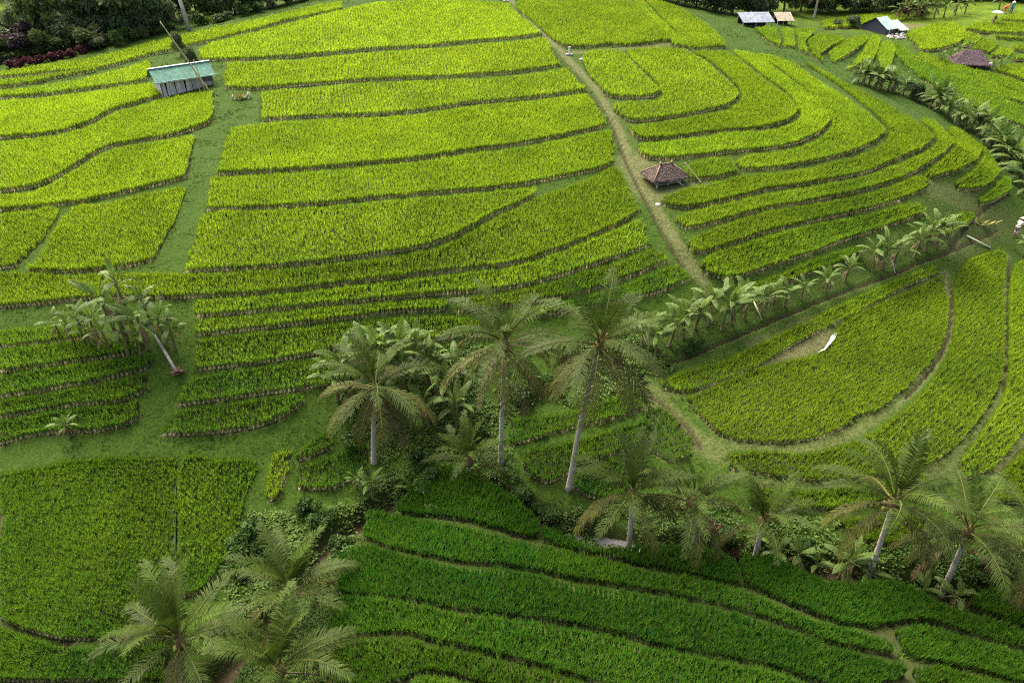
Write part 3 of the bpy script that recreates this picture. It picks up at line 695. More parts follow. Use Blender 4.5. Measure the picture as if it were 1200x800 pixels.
    tag(root, p.label, 'rice plot', GROUPS[p.block])
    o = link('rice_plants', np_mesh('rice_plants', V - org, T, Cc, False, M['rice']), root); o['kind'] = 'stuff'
    n_tris += len(T)
for p in plots: build_rice(p)
print('rice triangles', n_tris, 'area', sum(p.area for p in plots))
# ------------------------------------------------------------------ turf on bunds, paths and banks; weeds in the gully
def scatter_ground(poly_px, dens, margin=0.12, rmax=None):
    q = np.array(poly_px, float); W = unproject(q[:, 0], q[:, 1])[:, :2]
    lo, hi = W.min(0), W.max(0); n = int(dens * (hi - lo).prod())
    P = rng.uniform(lo, hi, (n, 2)); P = P[inside(P, W)]
    return clear_of_plots(P)
def clear_of_plots(P):
    ok = np.ones(len(P), bool)
    for p in plots:
        lo, hi = p.poly.min(0), p.poly.max(0)
        s = np.where(ok & ((P >= lo) & (P <= hi)).all(1))[0]
        if len(s): ok[s[inside(P[s], p.poly)]] = False
    return P[ok]
def in_view(P, z, m=30):
    d = P[:, 1] * CP - z * SP; u = 600 + F_PX * P[:, 0] / d; v = 400 + F_PX * (-(P[:, 1] * SP + z * CP)) / d
    return (u > -m) & (u < 1200 + m) & (v < 800 + m) & (v > -m)
def blades(P, z, col, h, n, w, spread, lean=.9):
    """n single-triangle blades at every point"""
    k = len(P); a = rng.uniform(0, 6.28, (k, n)); r = rng.uniform(0, spread, (k, n)); b = rng.uniform(0, 6.28, (k, n))
    bx = P[:, None, 0] + r * np.cos(b); by = P[:, None, 1] + r * np.sin(b); hh = h[:, None] * rng.uniform(.6, 1.15, (k, n))
    dx, dy = -np.sin(a) * w * .5, np.cos(a) * w * .5; L = hh * rng.uniform(.1, lean * 2, (k, n))
    zz = np.repeat(z[:, None], n, 1) - .02
    V = np.stack([np.stack([bx - dx, by - dy, zz], -1), np.stack([bx + dx, by + dy, zz], -1), np.stack([bx + np.cos(a) * L, by + np.sin(a) * L, zz + hh], -1)], 2).reshape(-1, 3)
    c = np.repeat(np.repeat(col[:, None], n, 1) * rng.uniform(.75, 1.3, (k, n, 1)), 3, 0).reshape(-1, 3) if False else np.repeat((col[:, None] * rng.uniform(.75, 1.3, (k, n, 1))).reshape(-1, 3), 3, 0)
    return V, np.arange(len(V)).reshape(-1, 3), c
def wedge(r0, r1, dens, amax=40.5):
    n = int(dens * math.radians(2 * amax) * (r1 * r1 - r0 * r0) / 2)
    r = np.sqrt(rng.uniform(r0 * r0, r1 * r1, n)); t = np.radians(rng.uniform(-amax, amax, n))
    return np.stack([np.sin(t) * r, np.cos(t) * r], 1)
GA, GB, GDRY = np.array([0.018, 0.058, 0.005]), np.array([0.075, 0.14, 0.012]), np.array([0.12, 0.118, 0.044])
Vs, Ts, Cs, n0 = [], [], [], 0
for r0, r1, dens, w, hm in ((17, 46, 30, .03, .12), (46, 72, 20, .042, .09), (72, 108, 9, .06, .10)):
    P = clear_of_plots(wedge(r0, r1, dens)); z = ground_z(P); k = in_view(P, z); P, z = P[k], z[k]
    soil = 1.0 * inside(P, NEAR_SOIL) * (rng.uniform(0, 1, len(P)) < .25)
    for l, wd in DITCH: soil = np.maximum(soil, seg_dist(P, l) < wd * 1.3)
    soil = np.maximum(soil, seg_dist(P, STREAM) < .6)
    P, z = P[soil < .5], z[soil < .5]
    d = dryness(P); nz = hash_noise(P, 1.7, 31)[:, None]; f = hash_noise(P, 5.0, 33)[:, None] * .6 + nz * .4
    col = GA * (1 - f) + GB * f
    dd = np.clip(d + rng.normal(0, .18, len(P)), 0, 1)[:, None] * (d[:, None] > .02)
    col = col * (1 - dd) + GDRY * dd
    h = hm * (0.35 + 1.5 * hash_noise(P, .8, 35) ** 2) * (1 - .55 * d)
    thin = rng.uniform(0, 1, len(P)) > d * .55
    V, T, c = blades(P[thin], z[thin], col[thin], h[thin], 5, w, .10)
    Vs.append(V); Ts.append(T + n0); Cs.append(c); n0 += len(V)
P = np.concatenate([p.F + rng.normal(0, .05, p.F.shape) - (p.poly.mean(0) - p.F) / (np.linalg.norm(p.poly.mean(0) - p.F, axis=1)[:, None] + 1e-9) * .12 for p in plots if p.block != 'VA' for _ in range(2)])
P = P[hash_noise(P, 1.4, 61) > .55]; P = clear_of_plots(P); z = ground_z(P); k = in_view(P, z); P, z = P[k], z[k]
f = hash_noise(P, 3.0, 63)[:, None]; V, T, c = blades(P, z, GB * (1.1 - .5 * f), .16 + .22 * rng.uniform(0, 1, len(P)), 7, .035, .12, .6)      # taller weeds here and there along the bunds
Vs.append(V); Ts.append(T + n0); Cs.append(c); n0 += len(V)
o = link('grass', np_mesh('grass', np.concatenate(Vs), np.concatenate(Ts), np.concatenate(Cs), False, M['turf']))
tag(o, 'short grass on the bunds, paths and banks between the rice plots', 'grass', kind='stuff')
print('grass tris', n0 // 3)
POOL_C = unproject([720, 719], [634, 618])[:, :2]
# broad-leaved weeds along the gully
def weeds(polys, dens, size, hmax, c1, c2):
    Vs, Ts, Cs, n0 = [], [], [], 0
    for poly in polys:
        P = scatter_ground(poly, dens); 
        P = P[(seg_dist(P, STREAM) > .25) & (seg_dist(P, POOL_C) > .75)]; z = ground_z(P)
        clump = hash_noise(P, 1.3, 41) * .6 + hash_noise(P, .5, 43) * .4
        P, z, clump = P[clump > .34], z[clump > .34], clump[clump > .34]
        n = len(P); m = 7
        a = rng.uniform(0, 6.28, (n, m)); el = rng.uniform(-.2, .9, (n, m)); s = size * rng.uniform(.6, 1.4, (n, m))
        c0 = np.stack([P[:, None, 0] + rng.normal(0, .09, (n, m)), P[:, None, 1] + rng.normal(0, .09, (n, m)), z[:, None] + rng.uniform(.05, 1, (n, m)) * hmax * (clump[:, None] - .2) * 1.4], -1)
        d = np.stack([np.cos(a) * np.cos(el), np.sin(a) * np.cos(el), np.sin(el)], -1); sd = np.stack([-np.sin(a), np.cos(a), 0 * a], -1)
        V = np.stack([c0, c0 + d * (s * .5)[..., None] + sd * (s * .32)[..., None], c0 + d * s[..., None] - np.array([0, 0, .2]) * s[..., None], c0 + d * (s * .5)[..., None] - sd * (s * .32)[..., None]], 2).reshape(-1, 3)
        q = np.arange(n * m)[:, None] * 4; T = np.concatenate([q + [0, 1, 2], q + [0, 2, 3]])
        f = hash_noise(P, 2.2, 45)[:, None, None] * .7 + rng.uniform(0, .5, (n, m, 1)); c = c1 * (1 - f) + c2 * f
        Vs.append(V); Ts.append(T + n0); Cs.append(np.repeat(c.reshape(-1, 3), 4, 0)); n0 += len(V)
    return np.concatenate(Vs), np.concatenate(Ts), np.concatenate(Cs)
W = weeds([[(385,470),(420,440),(520,430),(600,450),(640,470),(600,490),(600,530),(612,590),(660,600),(650,625),(600,600),(560,560),(515,545),(480,570),(460,600),(420,600),(430,560),(450,545)],
    [(330,600),(420,590),(425,620),(400,660),(385,720),(380,800),(280,800),(270,720),(262,660),(290,600)],
    [(640,605),(700,590),(760,580),(860,590),(985,615),(1100,640),(1215,640),(1215,692),(1120,705),(1060,690),(960,672),(870,650),(760,645),(680,640)],
    [(720,385),(760,400),(800,430),(750,450),(760,470),(690,480),(640,470),(660,420)], [(480,395),(590,405),(600,450),(520,430)]], 26, .15, .5, np.array([.034, .080, .010]), np.array([.09, .155, .022]))
o = link('undergrowth', np_mesh('undergrowth', *W, False, M['leaf']))
tag(o, 'dense broad-leaved weeds covering the sides of the gully', 'undergrowth', kind='stuff')
# water in the gully and the bright puddle by the big field
def water_sheet(name, W, z, mat):
    bm = bmesh.new(); bm.faces.new([bm.verts.new((x, y, z)) for x, y in W]); bm.normal_update()
    for f in bm.faces:
        if f.normal.z < 0: f.normal_flip()
    bmesh.ops.triangulate(bm, faces=bm.faces[:])
    me = bpy.data.meshes.new(name); bm.to_mesh(me); bm.free(); o = link(name, me, None, mat); o['kind'] = 'structure'; return o
a = STREAM[seg_dist(STREAM, POOL_C) < 3.0]; t = np.gradient(a, axis=0); t /= np.linalg.norm(t, axis=1)[:, None]; nrm = np.stack([-t[:, 1], t[:, 0]], 1)
zs = T0(a) - .68; wd = (.10 + .60 * np.exp(-(seg_dist(a, POOL_C) / 1.3) ** 2))[:, None]; V = np.concatenate([np.c_[a + nrm * wd, zs], np.c_[a - nrm * wd, zs]]); k = len(a)
o = link('stream_water', np_mesh('stream_water', V, np.array([(i, i + 1, k + i + 1, k + i) for i in range(k - 1)]), smooth=True, mat=M['stream'])); o['kind'] = 'structure'
pool = unproject(*zip(*[(956,420),(964,414),(970,404),(973,396),(979,389),(981,392),(978,399),(973,406),(965,416)]))
water_sheet('puddle_water', pool[:, :2], float(ground_z(pool[:, :2]).max()) + .06, M['pool'])
# ------------------------------------------------------------------ coconut palms
def frond_mesh(seed, elev, bend, length, c_leaf, c_tip, c_rib, sag, n=42):
    """one frond: arched midrib along +Y, leaflets hanging from both sides"""
    r = np.random.default_rng(seed); A = Arr(); m = 16
    s = np.linspace(0, 1, m); ang = np.radians(elev) - np.radians(bend) * s ** 1.35
    dy, dz = np.cos(ang), np.sin(ang); step = length / (m - 1)
    sway = r.uniform(-.25, .25)
    Y = np.concatenate([[0], np.cumsum(dy[:-1] * step)]); Z = np.concatenate([[0], np.cumsum(dz[:-1] * step)]); X = sway * s ** 2 * length * .5
    R = np.stack([X, Y, Z], 1)
    A.tube(R, np.linspace(.055, .008, m), 4, np.array(c_rib)[None] * (1 - s[:, None]) + np.array(c_leaf)[None] * 1.5 * s[:, None], False)
    tw = r.uniform(-.5, .5)
    for i in range(n):
        f = .17 + .83 * (i + .5) / n; k = f * (m - 1); j = int(min(k, m - 2)); p = R[j] + (R[j + 1] - R[j]) * (k - j)
        T = R[j + 1] - R[j]; T /= np.linalg.norm(T); side = np.cross(T, [0, 0, 1]); side /= np.linalg.norm(side) + 1e-9; up = np.cross(side, T)
        ln = 1.05 * (1 - .72 * max(0, (f - .45) / .55) ** 1.6) * min(1, .45 + (f - .1) * 1.8)
        for sg in (-1, 1):
            if r.uniform() < .10: continue
            L = ln * r.uniform(.7, 1.12); fw = .45 + .55 * f + r.normal(0, .06)
            d = sg * side + T * fw + up * (.25 + sg * tw * .4) ; d /= np.linalg.norm(d)
            w = np.cross(d, up); w = T * .036 * (1 if L > .4 else .7)
            g = np.array([0, 0, -1.0]); sg_ = sag * r.uniform(.7, 1.3)
            a1 = p + d * L * .45 + g * L * .10 * sg_; a2 = p + d * L * (.92 - .12 * sg_) + g * L * .42 * sg_
            c = np.array(c_leaf) * r.uniform(.75, 1.25); ct = c * (1 - .5) + np.array(c_tip) * .5 if r.uniform() < (.6 if sag > 1.05 else .15) else c
            A.add([p - w * .6, p + w * .6, a1 - w, a1 + w, a2], [(0, 1, 3), (0, 3, 2), (2, 3, 4)], [c, c, c, c, ct])
    return A.mesh('frond', M['palm'])
OLV, YEL, RIB = (.038, .062, .008), (.15, .118, .036), (.15, .145, .04)
FR = {}
for i, (e, b, sg) in enumerate([(82, 40, .5), (66, 62, .7), (48, 78, .9), (28, 84, 1.0), (6, 74, 1.1), (-22, 55, 1.2)]):
    FR[i] = [frond_mesh(100 + i * 7 + k, e, b, 4.5 * (.80, .88, .95, .95, .9, .85)[i], (.044, .076, .008) if i < 2 else OLV if i < 4 else (.058, .064, .011), (.11, .14, .04) if i < 3 else YEL, RIB, sg) for k in range(3)]
FR[6] = [frond_mesh(190 + k, -40, 42, 3.7, (.13, .10, .045), (.22, .16, .08), (.24, .20, .10), 1.3, 26) for k in range(2)]     # drying skirt fronds
def bez(a, b, c, n=12):
    t = np.linspace(0, 1, n)[:, None]; return (1 - t) ** 2 * a + 2 * t * (1 - t) * b + t * t * c
fc = np.random.default_rng(77)
def palm(base, crown, label, counts, scale=1.0, nuts=True, r0=.145, group='coconut palms in the gully', tall=True):
    bu, bv = base; g = on_ground(bu, bv, .05) if isinstance(bu, (int, float)) and not isinstance(base, Vector) else base
    d = ray(*crown); t = (g.x * d[0] + g.y * d[1]) / (d[0] ** 2 + d[1] ** 2); c = np.array(d * t)
    return palm_at(g, c, label, counts, scale, nuts, r0, group)
def palm_at(g, c, label, counts, scale=1.0, nuts=True, r0=.145, group=None):
    root = empty('coconut_palm', g, 0, label, 'palm tree', group); o = c - np.array(g)
    A = Arr(); mid = o * .5 + np.array([-o[0] * .25 + .0, -o[1] * .25, 0]); P = bez(np.zeros(3) + [0, 0, -.15], mid, o, 26)
    h = max(o[2], .6); R = np.interp(np.linspace(0, 1, 26), [0, .06, .2, 1], [r0 * 1.7, r0 * 1.25, r0, r0 * .68]) * (1 + .07 * np.tile([1, -1], 13))
    A.tube(P, R, 9); A.obj('trunk', M['bark'], root, True)
    B = Arr()                                                    # fibrous heart of the crown
    hp = [o + np.array([0, 0, -.35]), o + np.array([0, 0, -.1]), o + np.array([0, 0, .2]), o + np.array([0, 0, .5])]
    B.tube(np.array(hp) * 1.0, [.14, .24, .2, .05], 9, (.16, .10, .045)); B.obj('crown_heart', M['tinted'], root, True)
    if nuts:
        for k in range(nuts if nuts is not True else 6):
            N = Arr(); a = k * 1.05 + fc.uniform(-.2, .2); q = o + np.array([math.cos(a) * .3, math.sin(a) * .3, -.22 - .12 * (k % 2)])
            pr = np.linspace(-1, 1, 6); N.tube(q + np.stack([0 * pr, 0 * pr, pr * .14], 1), np.sqrt(np.maximum(1 - pr ** 2, .01)) * .115, 7, (.24, .20, .05) if k % 2 else (.13, .15, .03))
            N.obj('coconut', M['tinted'], root, True)
    az = fc.uniform(0, 6.28)
    for ring, n in enumerate(counts):
        for k in range(n):
            az += 2.399 if n > 3 else 6.28 / max(n, 1) + fc.uniform(-.3, .3)
            f = link('frond', FR[ring][fc.integers(0, len(FR[ring]))], root)
            f.location = Vector(o + np.array([0, 0, .30 - .07 * ring])); s = scale * fc.uniform(.9, 1.08)
            f.rotation_euler = (fc.uniform(-.12, .12), fc.uniform(-.3, .3), az + fc.uniform(-.25, .25)); f.scale = (s, s, s)
    return root
palm((438, 541), (440, 455), 'coconut palm with a short pale trunk before the central banana clump', (2, 3, 4, 4, 5, 5, 3), .95)
palm((587, 541), (592, 405), 'tall coconut palm with straight trunk and long hanging fronds, left of the leaning palm', (2, 3, 4, 5, 5, 5, 3), .98)
palm((667, 572), (702, 406), 'tallest coconut palm with a pale bare trunk leaning right in the centre', (2, 3, 5, 5, 5, 5, 3), 1.0)
palm((737, 641), (742, 578), 'leafy coconut palm with a slim brown trunk beside the stream pool', (3, 4, 4, 4, 4, 2, 1), .88)
palm((816, 645), (812, 590), 'coconut palm crowded behind the leafy palm at the stream pool', (2, 3, 3, 3, 3, 2, 1), .8)
palm((886, 650), (893, 612), 'low coconut palm with upright fronds and a stubby trunk in the right gully', (3, 4, 4, 3, 2, 1, 0), .74, False)
palm((1019, 674), (1046, 590), 'right coconut palm with a bare grey trunk leaning right among bananas', (3, 3, 4, 4, 3, 3, 1), .92)
palm((1109, 684), (1134, 624), 'coconut palm with orange coconuts and a leaning trunk near the right edge', (2, 3, 4, 4, 3, 2, 2), .86, 8)
palm((1200, 700), (1212, 640), 'coconut palm at the right edge with drooping brown fronds', (1, 2, 3, 3, 3, 3, 3), .82)
palm((548, 556), (550, 541), 'young trunkless palm with orange leaf stalks beside the dome of dark rice', (4, 5, 3, 2, 1, 0, 0), .68, False, .12)
palm((342, 728), (341, 694), 'palm with tall upright fronds, uppermost of the lower left three', (4, 4, 4, 3, 2, 1, 1), .88, False, group='palms at the lower left')
palm((330, 826), (328, 786), 'palm with arching yellowish fronds at the bottom edge, lower left', (4, 4, 4, 3, 3, 1, 1), .9, False, group='palms at the lower left')
palm((214, 800), (212, 752), 'nearest palm with broad grey-green fronds, bottom left', (4, 4, 4, 4, 3, 3, 2), .95, True, group='palms at the lower left')
# ------------------------------------------------------------------ banana plants
def banana_leaf(seed, elev, bend, L, col, col2, torn=.35):
    r = np.random.default_rng(seed); A = Arr(); m = 12
    s = np.linspace(0, 1, m); ang = np.radians(elev) - np.radians(bend) * s ** 1.5
    st = L / (m - 1); Y = np.r_[0, np.cumsum(np.cos(ang[:-1]) * st)]; Z = np.r_[0, np.cumsum(np.sin(ang[:-1]) * st)]
    R = np.stack([0 * s + r.uniform(-.1, .1) * s ** 2, Y, Z], 1)
    A.tube(R, np.linspace(.035, .007, m), 4, np.array([.20, .24, .06]), False)
    W = .26 * L / 2 * np.clip(np.sin(np.pi * np.clip((s - .14) / .86, 0, 1) ** .75) ** .6, 0, 1)
    for sg in (-1, 1):
        droop = r.uniform(.0, .5); lift = .35 - droop
        for i in range(2, m - 1):
            for h in range(2):
                f0, f1 = (i + h * .5), (i + h * .5 + (.5 if r.uniform() > torn else .40)); 
                def P(f): j = min(int(f), m - 2); return R[j] + (R[j + 1] - R[j]) * (f - j)
                def Wd(f): return np.interp(f, np.arange(m), W)
                T = R[min(i + 1, m - 1)] - R[i]; T /= np.linalg.norm(T); side = np.cross(T, [0, 0, 1]); side /= np.linalg.norm(side) + 1e-9; up = np.cross(side, T)
                k = lift + r.normal(0, .16 if r.uniform() < torn else .03); d = sg * side + up * k + T * .18; d /= np.linalg.norm(d)
                p0, p1 = P(f0), P(min(f1, m - 1.001)); w0, w1 = max(Wd(f0), .02), max(Wd(f1), .02)
                g = np.array([0, 0, -1.]) * (.12 + .3 * droop)
                c = np.array(col) * r.uniform(.85, 1.15); ce = c * .7 + np.array(col2) * .3
                A.add([p0, p1, p1 + d * w1 * .55, p0 + d * w0 * .55, p1 + d * w1 + g * w1, p0 + d * w0 + g * w0], [(0, 1, 2), (0, 2, 3), (3, 2, 4), (3, 4, 5)], [c, c, c, c, ce, ce])
    return A.mesh('leaf', M['banana'])
BG, BY = (.078, .138, .022), (.18, .21, .05)
BL_ = [[banana_leaf(300 + 10 * e + k, *p, col=c, col2=BY) for k in range(3)] for e, (p, c) in enumerate([((84, 18, 1.9), (.11, .19, .025)), ((66, 62, 2.1), BG), ((42, 84, 2.2), BG), ((14, 82, 2.0), (.055, .095, .018))])]
BDRY = [banana_leaf(390 + k, -35, 50, 1.5, (.16, .105, .055), (.2, .15, .09), .7) for k in range(2)]
br = np.random.default_rng(19)
def stem_mesh(k):
    A = Arr(); z = np.linspace(-.08, 1, 9); A.tube(np.stack([.06 * np.sin(z * 2 + k), .05 * z * z, z], 1), np.interp(z, [-.1, 0, .3, 1], [.16, .13, .105, .06]), 8); return A.mesh('pseudostem', M['pstem'], True)
STEM = [stem_mesh(k) for k in range(3)]
def banana(p, h, label, group, lush=1.0, lean=0.0, leafk=.9):
    root = empty('banana_plant', p, br.uniform(0, 6.28), label, 'banana plant', group)
    root.rotation_euler = (br.normal(0, .07) + lean, br.normal(0, .07), br.uniform(0, 6.28))
    k = h / 3.0; sh = h * (.40 if leafk > 1 else .56 if leafk > .75 else .66)
    s = link('pseudostem', STEM[br.integers(0, 3)], root); s.scale = (min(k, .95) * 1.0, min(k, .95) * 1.0, sh)
    az = br.uniform(0, 6.28)
    for ring, n in enumerate((1, 2, 2, 1) if leafk < .75 else (1, 3, 4, 3) if leafk > 1 else (1, 3, 3, 2)):
        for _ in range(n):
            az += 2.2 + br.uniform(-.3, .3); f = link('leaf', BL_[ring][br.integers(0, 3)], root)
            f.location = (.06 * math.sin(2) * k, .05 * k, sh - .05 * ring * k); q = min(k, 1.25) * leafk * br.uniform(.78, 1.05); f.scale = (q, q, q); f.rotation_euler = (0, br.uniform(-.3, .3), az)
    for _ in range(br.integers(1, 4)):
        az += 2.0; f = link('dead_leaf', BDRY[br.integers(0, 2)], root); f.location = (0, 0, sh * .85); q = k * br.uniform(.6, .9); f.scale = (q, q, q); f.rotation_euler = (0, 0, az)
    return root
def clump(spots, phrase, group, order='from the left', leafk=.9):
    spots = sorted(spots, key=lambda t: t[0])
    for i, (u, v, h) in enumerate(spots):
        banana(on_ground(u, v), h, f"banana plant, {ORD[i]} {order} {phrase}", group, leafk=leafk)
clump([(395,470,3.2),(412,455,3.6),(430,446,3.8),(450,440,4),(470,437,4),(490,442,3.8),(505,455,3.6),(520,478,3.2),(535,500,3),(478,470,3.4),(503,500,3),(415,482,3),(447,480,3.2),(530,462,3.2)], 'in the clump behind the short-trunked palm', 'bananas of the central clump')
clump([(72,398,2.2),(100,402,2.8),(119,405,3.2),(140,398,4.8),(160,394,5.6),(173,408,3.8),(196,405,3.3),(150,415,3.2),(130,412,2.6),(183,392,3.6),(88,404,2.2),(108,408,2.4),(165,415,2.4),(205,410,2.6),(152,400,4.2)], 'in the leaning clump on the left', 'bananas of the left clump', leafk=.74)
clump([(752,405,2.8),(768,415,2.6),(783,405,2.8),(800,396,3.1),(815,386,2.8),(830,379,3.1),(846,386,3.3),(858,380,3.3),(872,373,3),(890,368,2.4),(905,362,2.2),(920,358,2.2),(938,350,1.9),(968,341,2),(990,331,2.2),(1022,318,2.8),(1034,316,3.1),(1046,312,2.6),(1072,300,2.8),(1086,293,3.1),(1098,290,3),(1112,285,2.2)], 'in the row along the dark ditch', 'bananas along the ditch')
clump([(1005,97,2.6),(1018,101,3),(1032,104,2.6),(1046,107,2.6),(1058,111,2.2),(1090,126,3.4),(1100,129,3),(1122,146,2.6),(1138,151,2.8),(1150,160,3),(1160,171,3),(1172,180,3.2),(1181,192,3),(1189,203,3.2),(1196,217,3.4),(1204,232,3),(1012,100,2.6),(1026,104,2.8),(1040,107,2.6),(1096,130,3.2),(1110,138,2.6),(1130,150,2.8),(1144,156,3),(1166,176,3.2),(1176,188,3.2),(1186,199,3.4),(1193,209,3.4)], 'in the row behind the right hillside', 'bananas behind the right hillside', leafk=1.12)
clump([(912,650,2),(935,655,2.2),(985,668,2.9),(1003,660,2.2),(1014,672,2),(1098,655,2.3),(1082,690,1.7),(1118,702,2.1),(958,662,1.8)], 'in the right gully', 'bananas in the right gully')
clump([(436,582,2.1),(478,577,1.9),(418,572,1.4)], 'in the gully below the short-trunked palm', 'young bananas below the palm')
banana(on_ground(82, 513), 1.7, 'lone small banana plant on the grassy bank at far left', 'single bananas')
banana(on_ground(1198, 302), 2.4, 'banana plant cut by the right edge below the farmer in the white hat', 'single bananas')
clump([(1102,74,1.9),(1112,72,1.8),(1122,68,2),(1132,63,1.8),(1162,84,1.7),(1172,82,1.8)], 'round the far thatched roof', 'bananas round the far thatched roof')
clump([(1062,24,3.2),(1072,24,3),(1082,23,3.4),(1094,22,3.2),(1106,21,3),(1118,19,3.4),(1130,17,3),(1170,12,3),(1052,24,3)], 'beside the dirt road at top right', 'bananas beside the dirt road')
# the fallen dead stem with its reddish root ball, and the stripped pale pole by the ditch
def rod(name, pts, R, mat, label, cat, col=(1, 1, 1), k=7):
    P = np.array([tuple(p) for p in pts]); o = empty(name, P[0], 0, label, cat); A = Arr(); A.tube(P - P[0], R, k, col); A.obj('stem', mat, o, True); return o
g0, g1, g2 = on_ground(208, 438), on_ground(196, 418), on_ground(182, 398)
d = rod('fallen_banana_stem', [g0 + Vector((0, 0, .15)), g1 + Vector((0, 0, .25)), g2 + Vector((0, 0, .5))], [.10, .09, .06], M['pale_trunk'], 'pale dead stem fallen downhill from the left banana clump, reddish root ball', 'dead plant')
A = Arr(); r = np.random.default_rng(8)
for _ in range(70):
    a, e = r.uniform(0, 6.28), r.uniform(-.1, 1.0); L = r.uniform(.25, .6); q = np.array([math.cos(a) * math.cos(e), math.sin(a) * math.cos(e), math.sin(e)])
    w = np.cross(q, [0, 0, 1]); w /= np.linalg.norm(w) + 1e-9; w *= .05
    A.add([q * .05 - w, q * .05 + w, q * L], [(0, 1, 2)], np.array([.20, .12, .075]) * r.uniform(.5, 1.3))
A.obj('root_ball', M['tinted'], d)
b0 = on_ground(184, 405)
A = Arr(); A.tube(np.array([tuple(b0 - g0 + Vector((0, 0, .9))), tuple(on_ground(193, 415) - g0 + Vector((0, 0, .3)))]), [.05, .07], 6); A.obj('side_shoot', M['pale_trunk'], d, True)
rod('stripped_pole', [on_ground(1133, 278) + Vector((0, 0, .12)), on_ground(1160, 292) + Vector((0, 0, .12))], [.06, .07], M['tinted'], 'pale stripped pole lying across the dark ditch by the farmer', 'pole', (.62, .60, .42))
rod('stripped_pole', [on_ground(1041, 312) + Vector((0, 0, .9)), on_ground(1049, 319) + Vector((0, 0, .1))], [.05, .06], M['tinted'], 'short pale pole leaning in the banana row along the ditch', 'pole', (.6, .56, .42))
rod('stripped_pole', [on_ground(882, 360) + Vector((0, 0, .5)), on_ground(893, 375) + Vector((0, 0, .08))], [.05, .05], M['tinted'], 'thin pale pole leaning at the lower end of the ditch bananas', 'pole', (.55, .5, .38))
y0 = on_ground(1148, 262); A = Arr(); r = np.random.default_rng(4)
for _ in range(26):
    a = r.uniform(0, 6.28); L = r.uniform(.4, .9); q = np.array([math.cos(a), math.sin(a) * .6, r.uniform(.1, .7)]); q /= np.linalg.norm(q); w = np.cross(q, [0, 0, 1]) * .10; s = np.array([r.normal(0, .6), r.normal(0, .2), .02])
    A.add([s, s + q * L * .5 - w, s + q * L, s + q * L * .5 + w], [(0, 1, 2), (0, 2, 3)], np.array([.27, .26, .05]) * r.uniform(.5, 1.1))
o = A.obj('cut_leaves', M['banana']); o.location = y0; tag(o, 'heap of yellow cut banana leaves on bare earth by the farmer', 'leaf heap')
# ------------------------------------------------------------------ shrubs and trees
def crown_mesh(seed, lobes, n, leaf, c1, c2, R=1.0, H=1.0, name='crown'):
    """many small leaf faces gathered in uneven lobes with gaps between"""
    r = np.random.default_rng(seed); ce = []; rad = []
    for k in range(lobes):
        a = r.uniform(0, 6.28); q = r.uniform(0, .62) ** .8; ce.append((math.cos(a) * q * R, math.sin(a) * q * R, H * r.uniform(.25, .85))); rad.append(r.uniform(.14, .42) * R)
    ce, rad = np.array(ce), np.array(rad); w = rad ** 2 / (rad ** 2).sum(); k = r.choice(lobes, n, p=w)
    d = r.normal(0, 1, (n, 3)); d /= np.linalg.norm(d, axis=1)[:, None]; d[:, 2] = np.where(d[:, 2] < -.3, -d[:, 2], d[:, 2])
    P = ce[k] + d * (rad[k] * r.uniform(.55, 1.08, n) ** .6)[:, None] * np.array([1, 1, .8 * H / max(R, .1) if H > R else .8])
    u = r.normal(0, 1, (n, 3)) + d * .3; u[:, 2] -= .3; u /= np.linalg.norm(u, axis=1)[:, None]; v = np.cross(u, d + r.normal(0, .5, (n, 3))); v /= np.linalg.norm(v, axis=1)[:, None] + 1e-9
    s = (leaf * r.uniform(.6, 1.4, n))[:, None]
    V = np.stack([P, P + u * s * .5 + v * s * .3, P + u * s, P + u * s * .5 - v * s * .3], 1).reshape(-1, 3)
    q = np.arange(n)[:, None] * 4; f = (r.uniform(0, 1, lobes)[k] * .6 + r.uniform(0, .4, n))[:, None]
    c = np.repeat((np.array(c1) * (1 - f) + np.array(c2) * f) * r.uniform(.7, 1.25, (n, 1)), 4, 0)
    return np_mesh(name, V, np.concatenate([q + [0, 1, 2], q + [0, 2, 3]]), c, False, M['leaf'])
D1, D2 = (.048, .080, .028), (.125, .17, .06)
CR = {'dark': [crown_mesh(500 + i, 10, 8000, .095, D1, D2) for i in range(3)],
      'mid': [crown_mesh(510 + i, 9, 6500, .10, (.045, .08, .018), (.12, .16, .035)) for i in range(3)],
      'airy': [crown_mesh(520 + i, 12, 3500, .08, (.05, .07, .025), (.11, .14, .05)) for i in range(2)],
      'purple': [crown_mesh(530, 8, 5000, .09, (.04, .028, .028), (.085, .06, .052))],
      'red': [crown_mesh(540 + i, 5, 500, .34, (.06, .018, .022), (.11, .035, .035)) for i in range(2)],
      'shrub': [crown_mesh(550 + i, 7, 1600, .16, (.028, .07, .010), (.08, .15, .025)) for i in range(4)],
      'brown': [crown_mesh(560, 6, 800, .2, (.06, .03, .016), (.13, .08, .04))]}
def wood_mesh(seed):
    r = np.random.default_rng(seed); A = Arr(); A.tube([(0, 0, -.1), (r.normal(0, .02), r.normal(0, .02), .25), (r.normal(0, .05), r.normal(0, .05), .6)], [.05, .035, .02], 7)
    for _ in range(5):
        a = r.uniform(0, 6.28); z = r.uniform(.2, .5); A.tube([(0, 0, z), (math.cos(a) * .2, math.sin(a) * .2, z + .18), (math.cos(a) * .42, math.sin(a) * .42, z + .32)], [.02, .013, .006], 5)
    return A.mesh('trunk', M['trunk'], True)
WOOD = [wood_mesh(600 + i) for i in range(3)]
tr = np.random.default_rng(31)
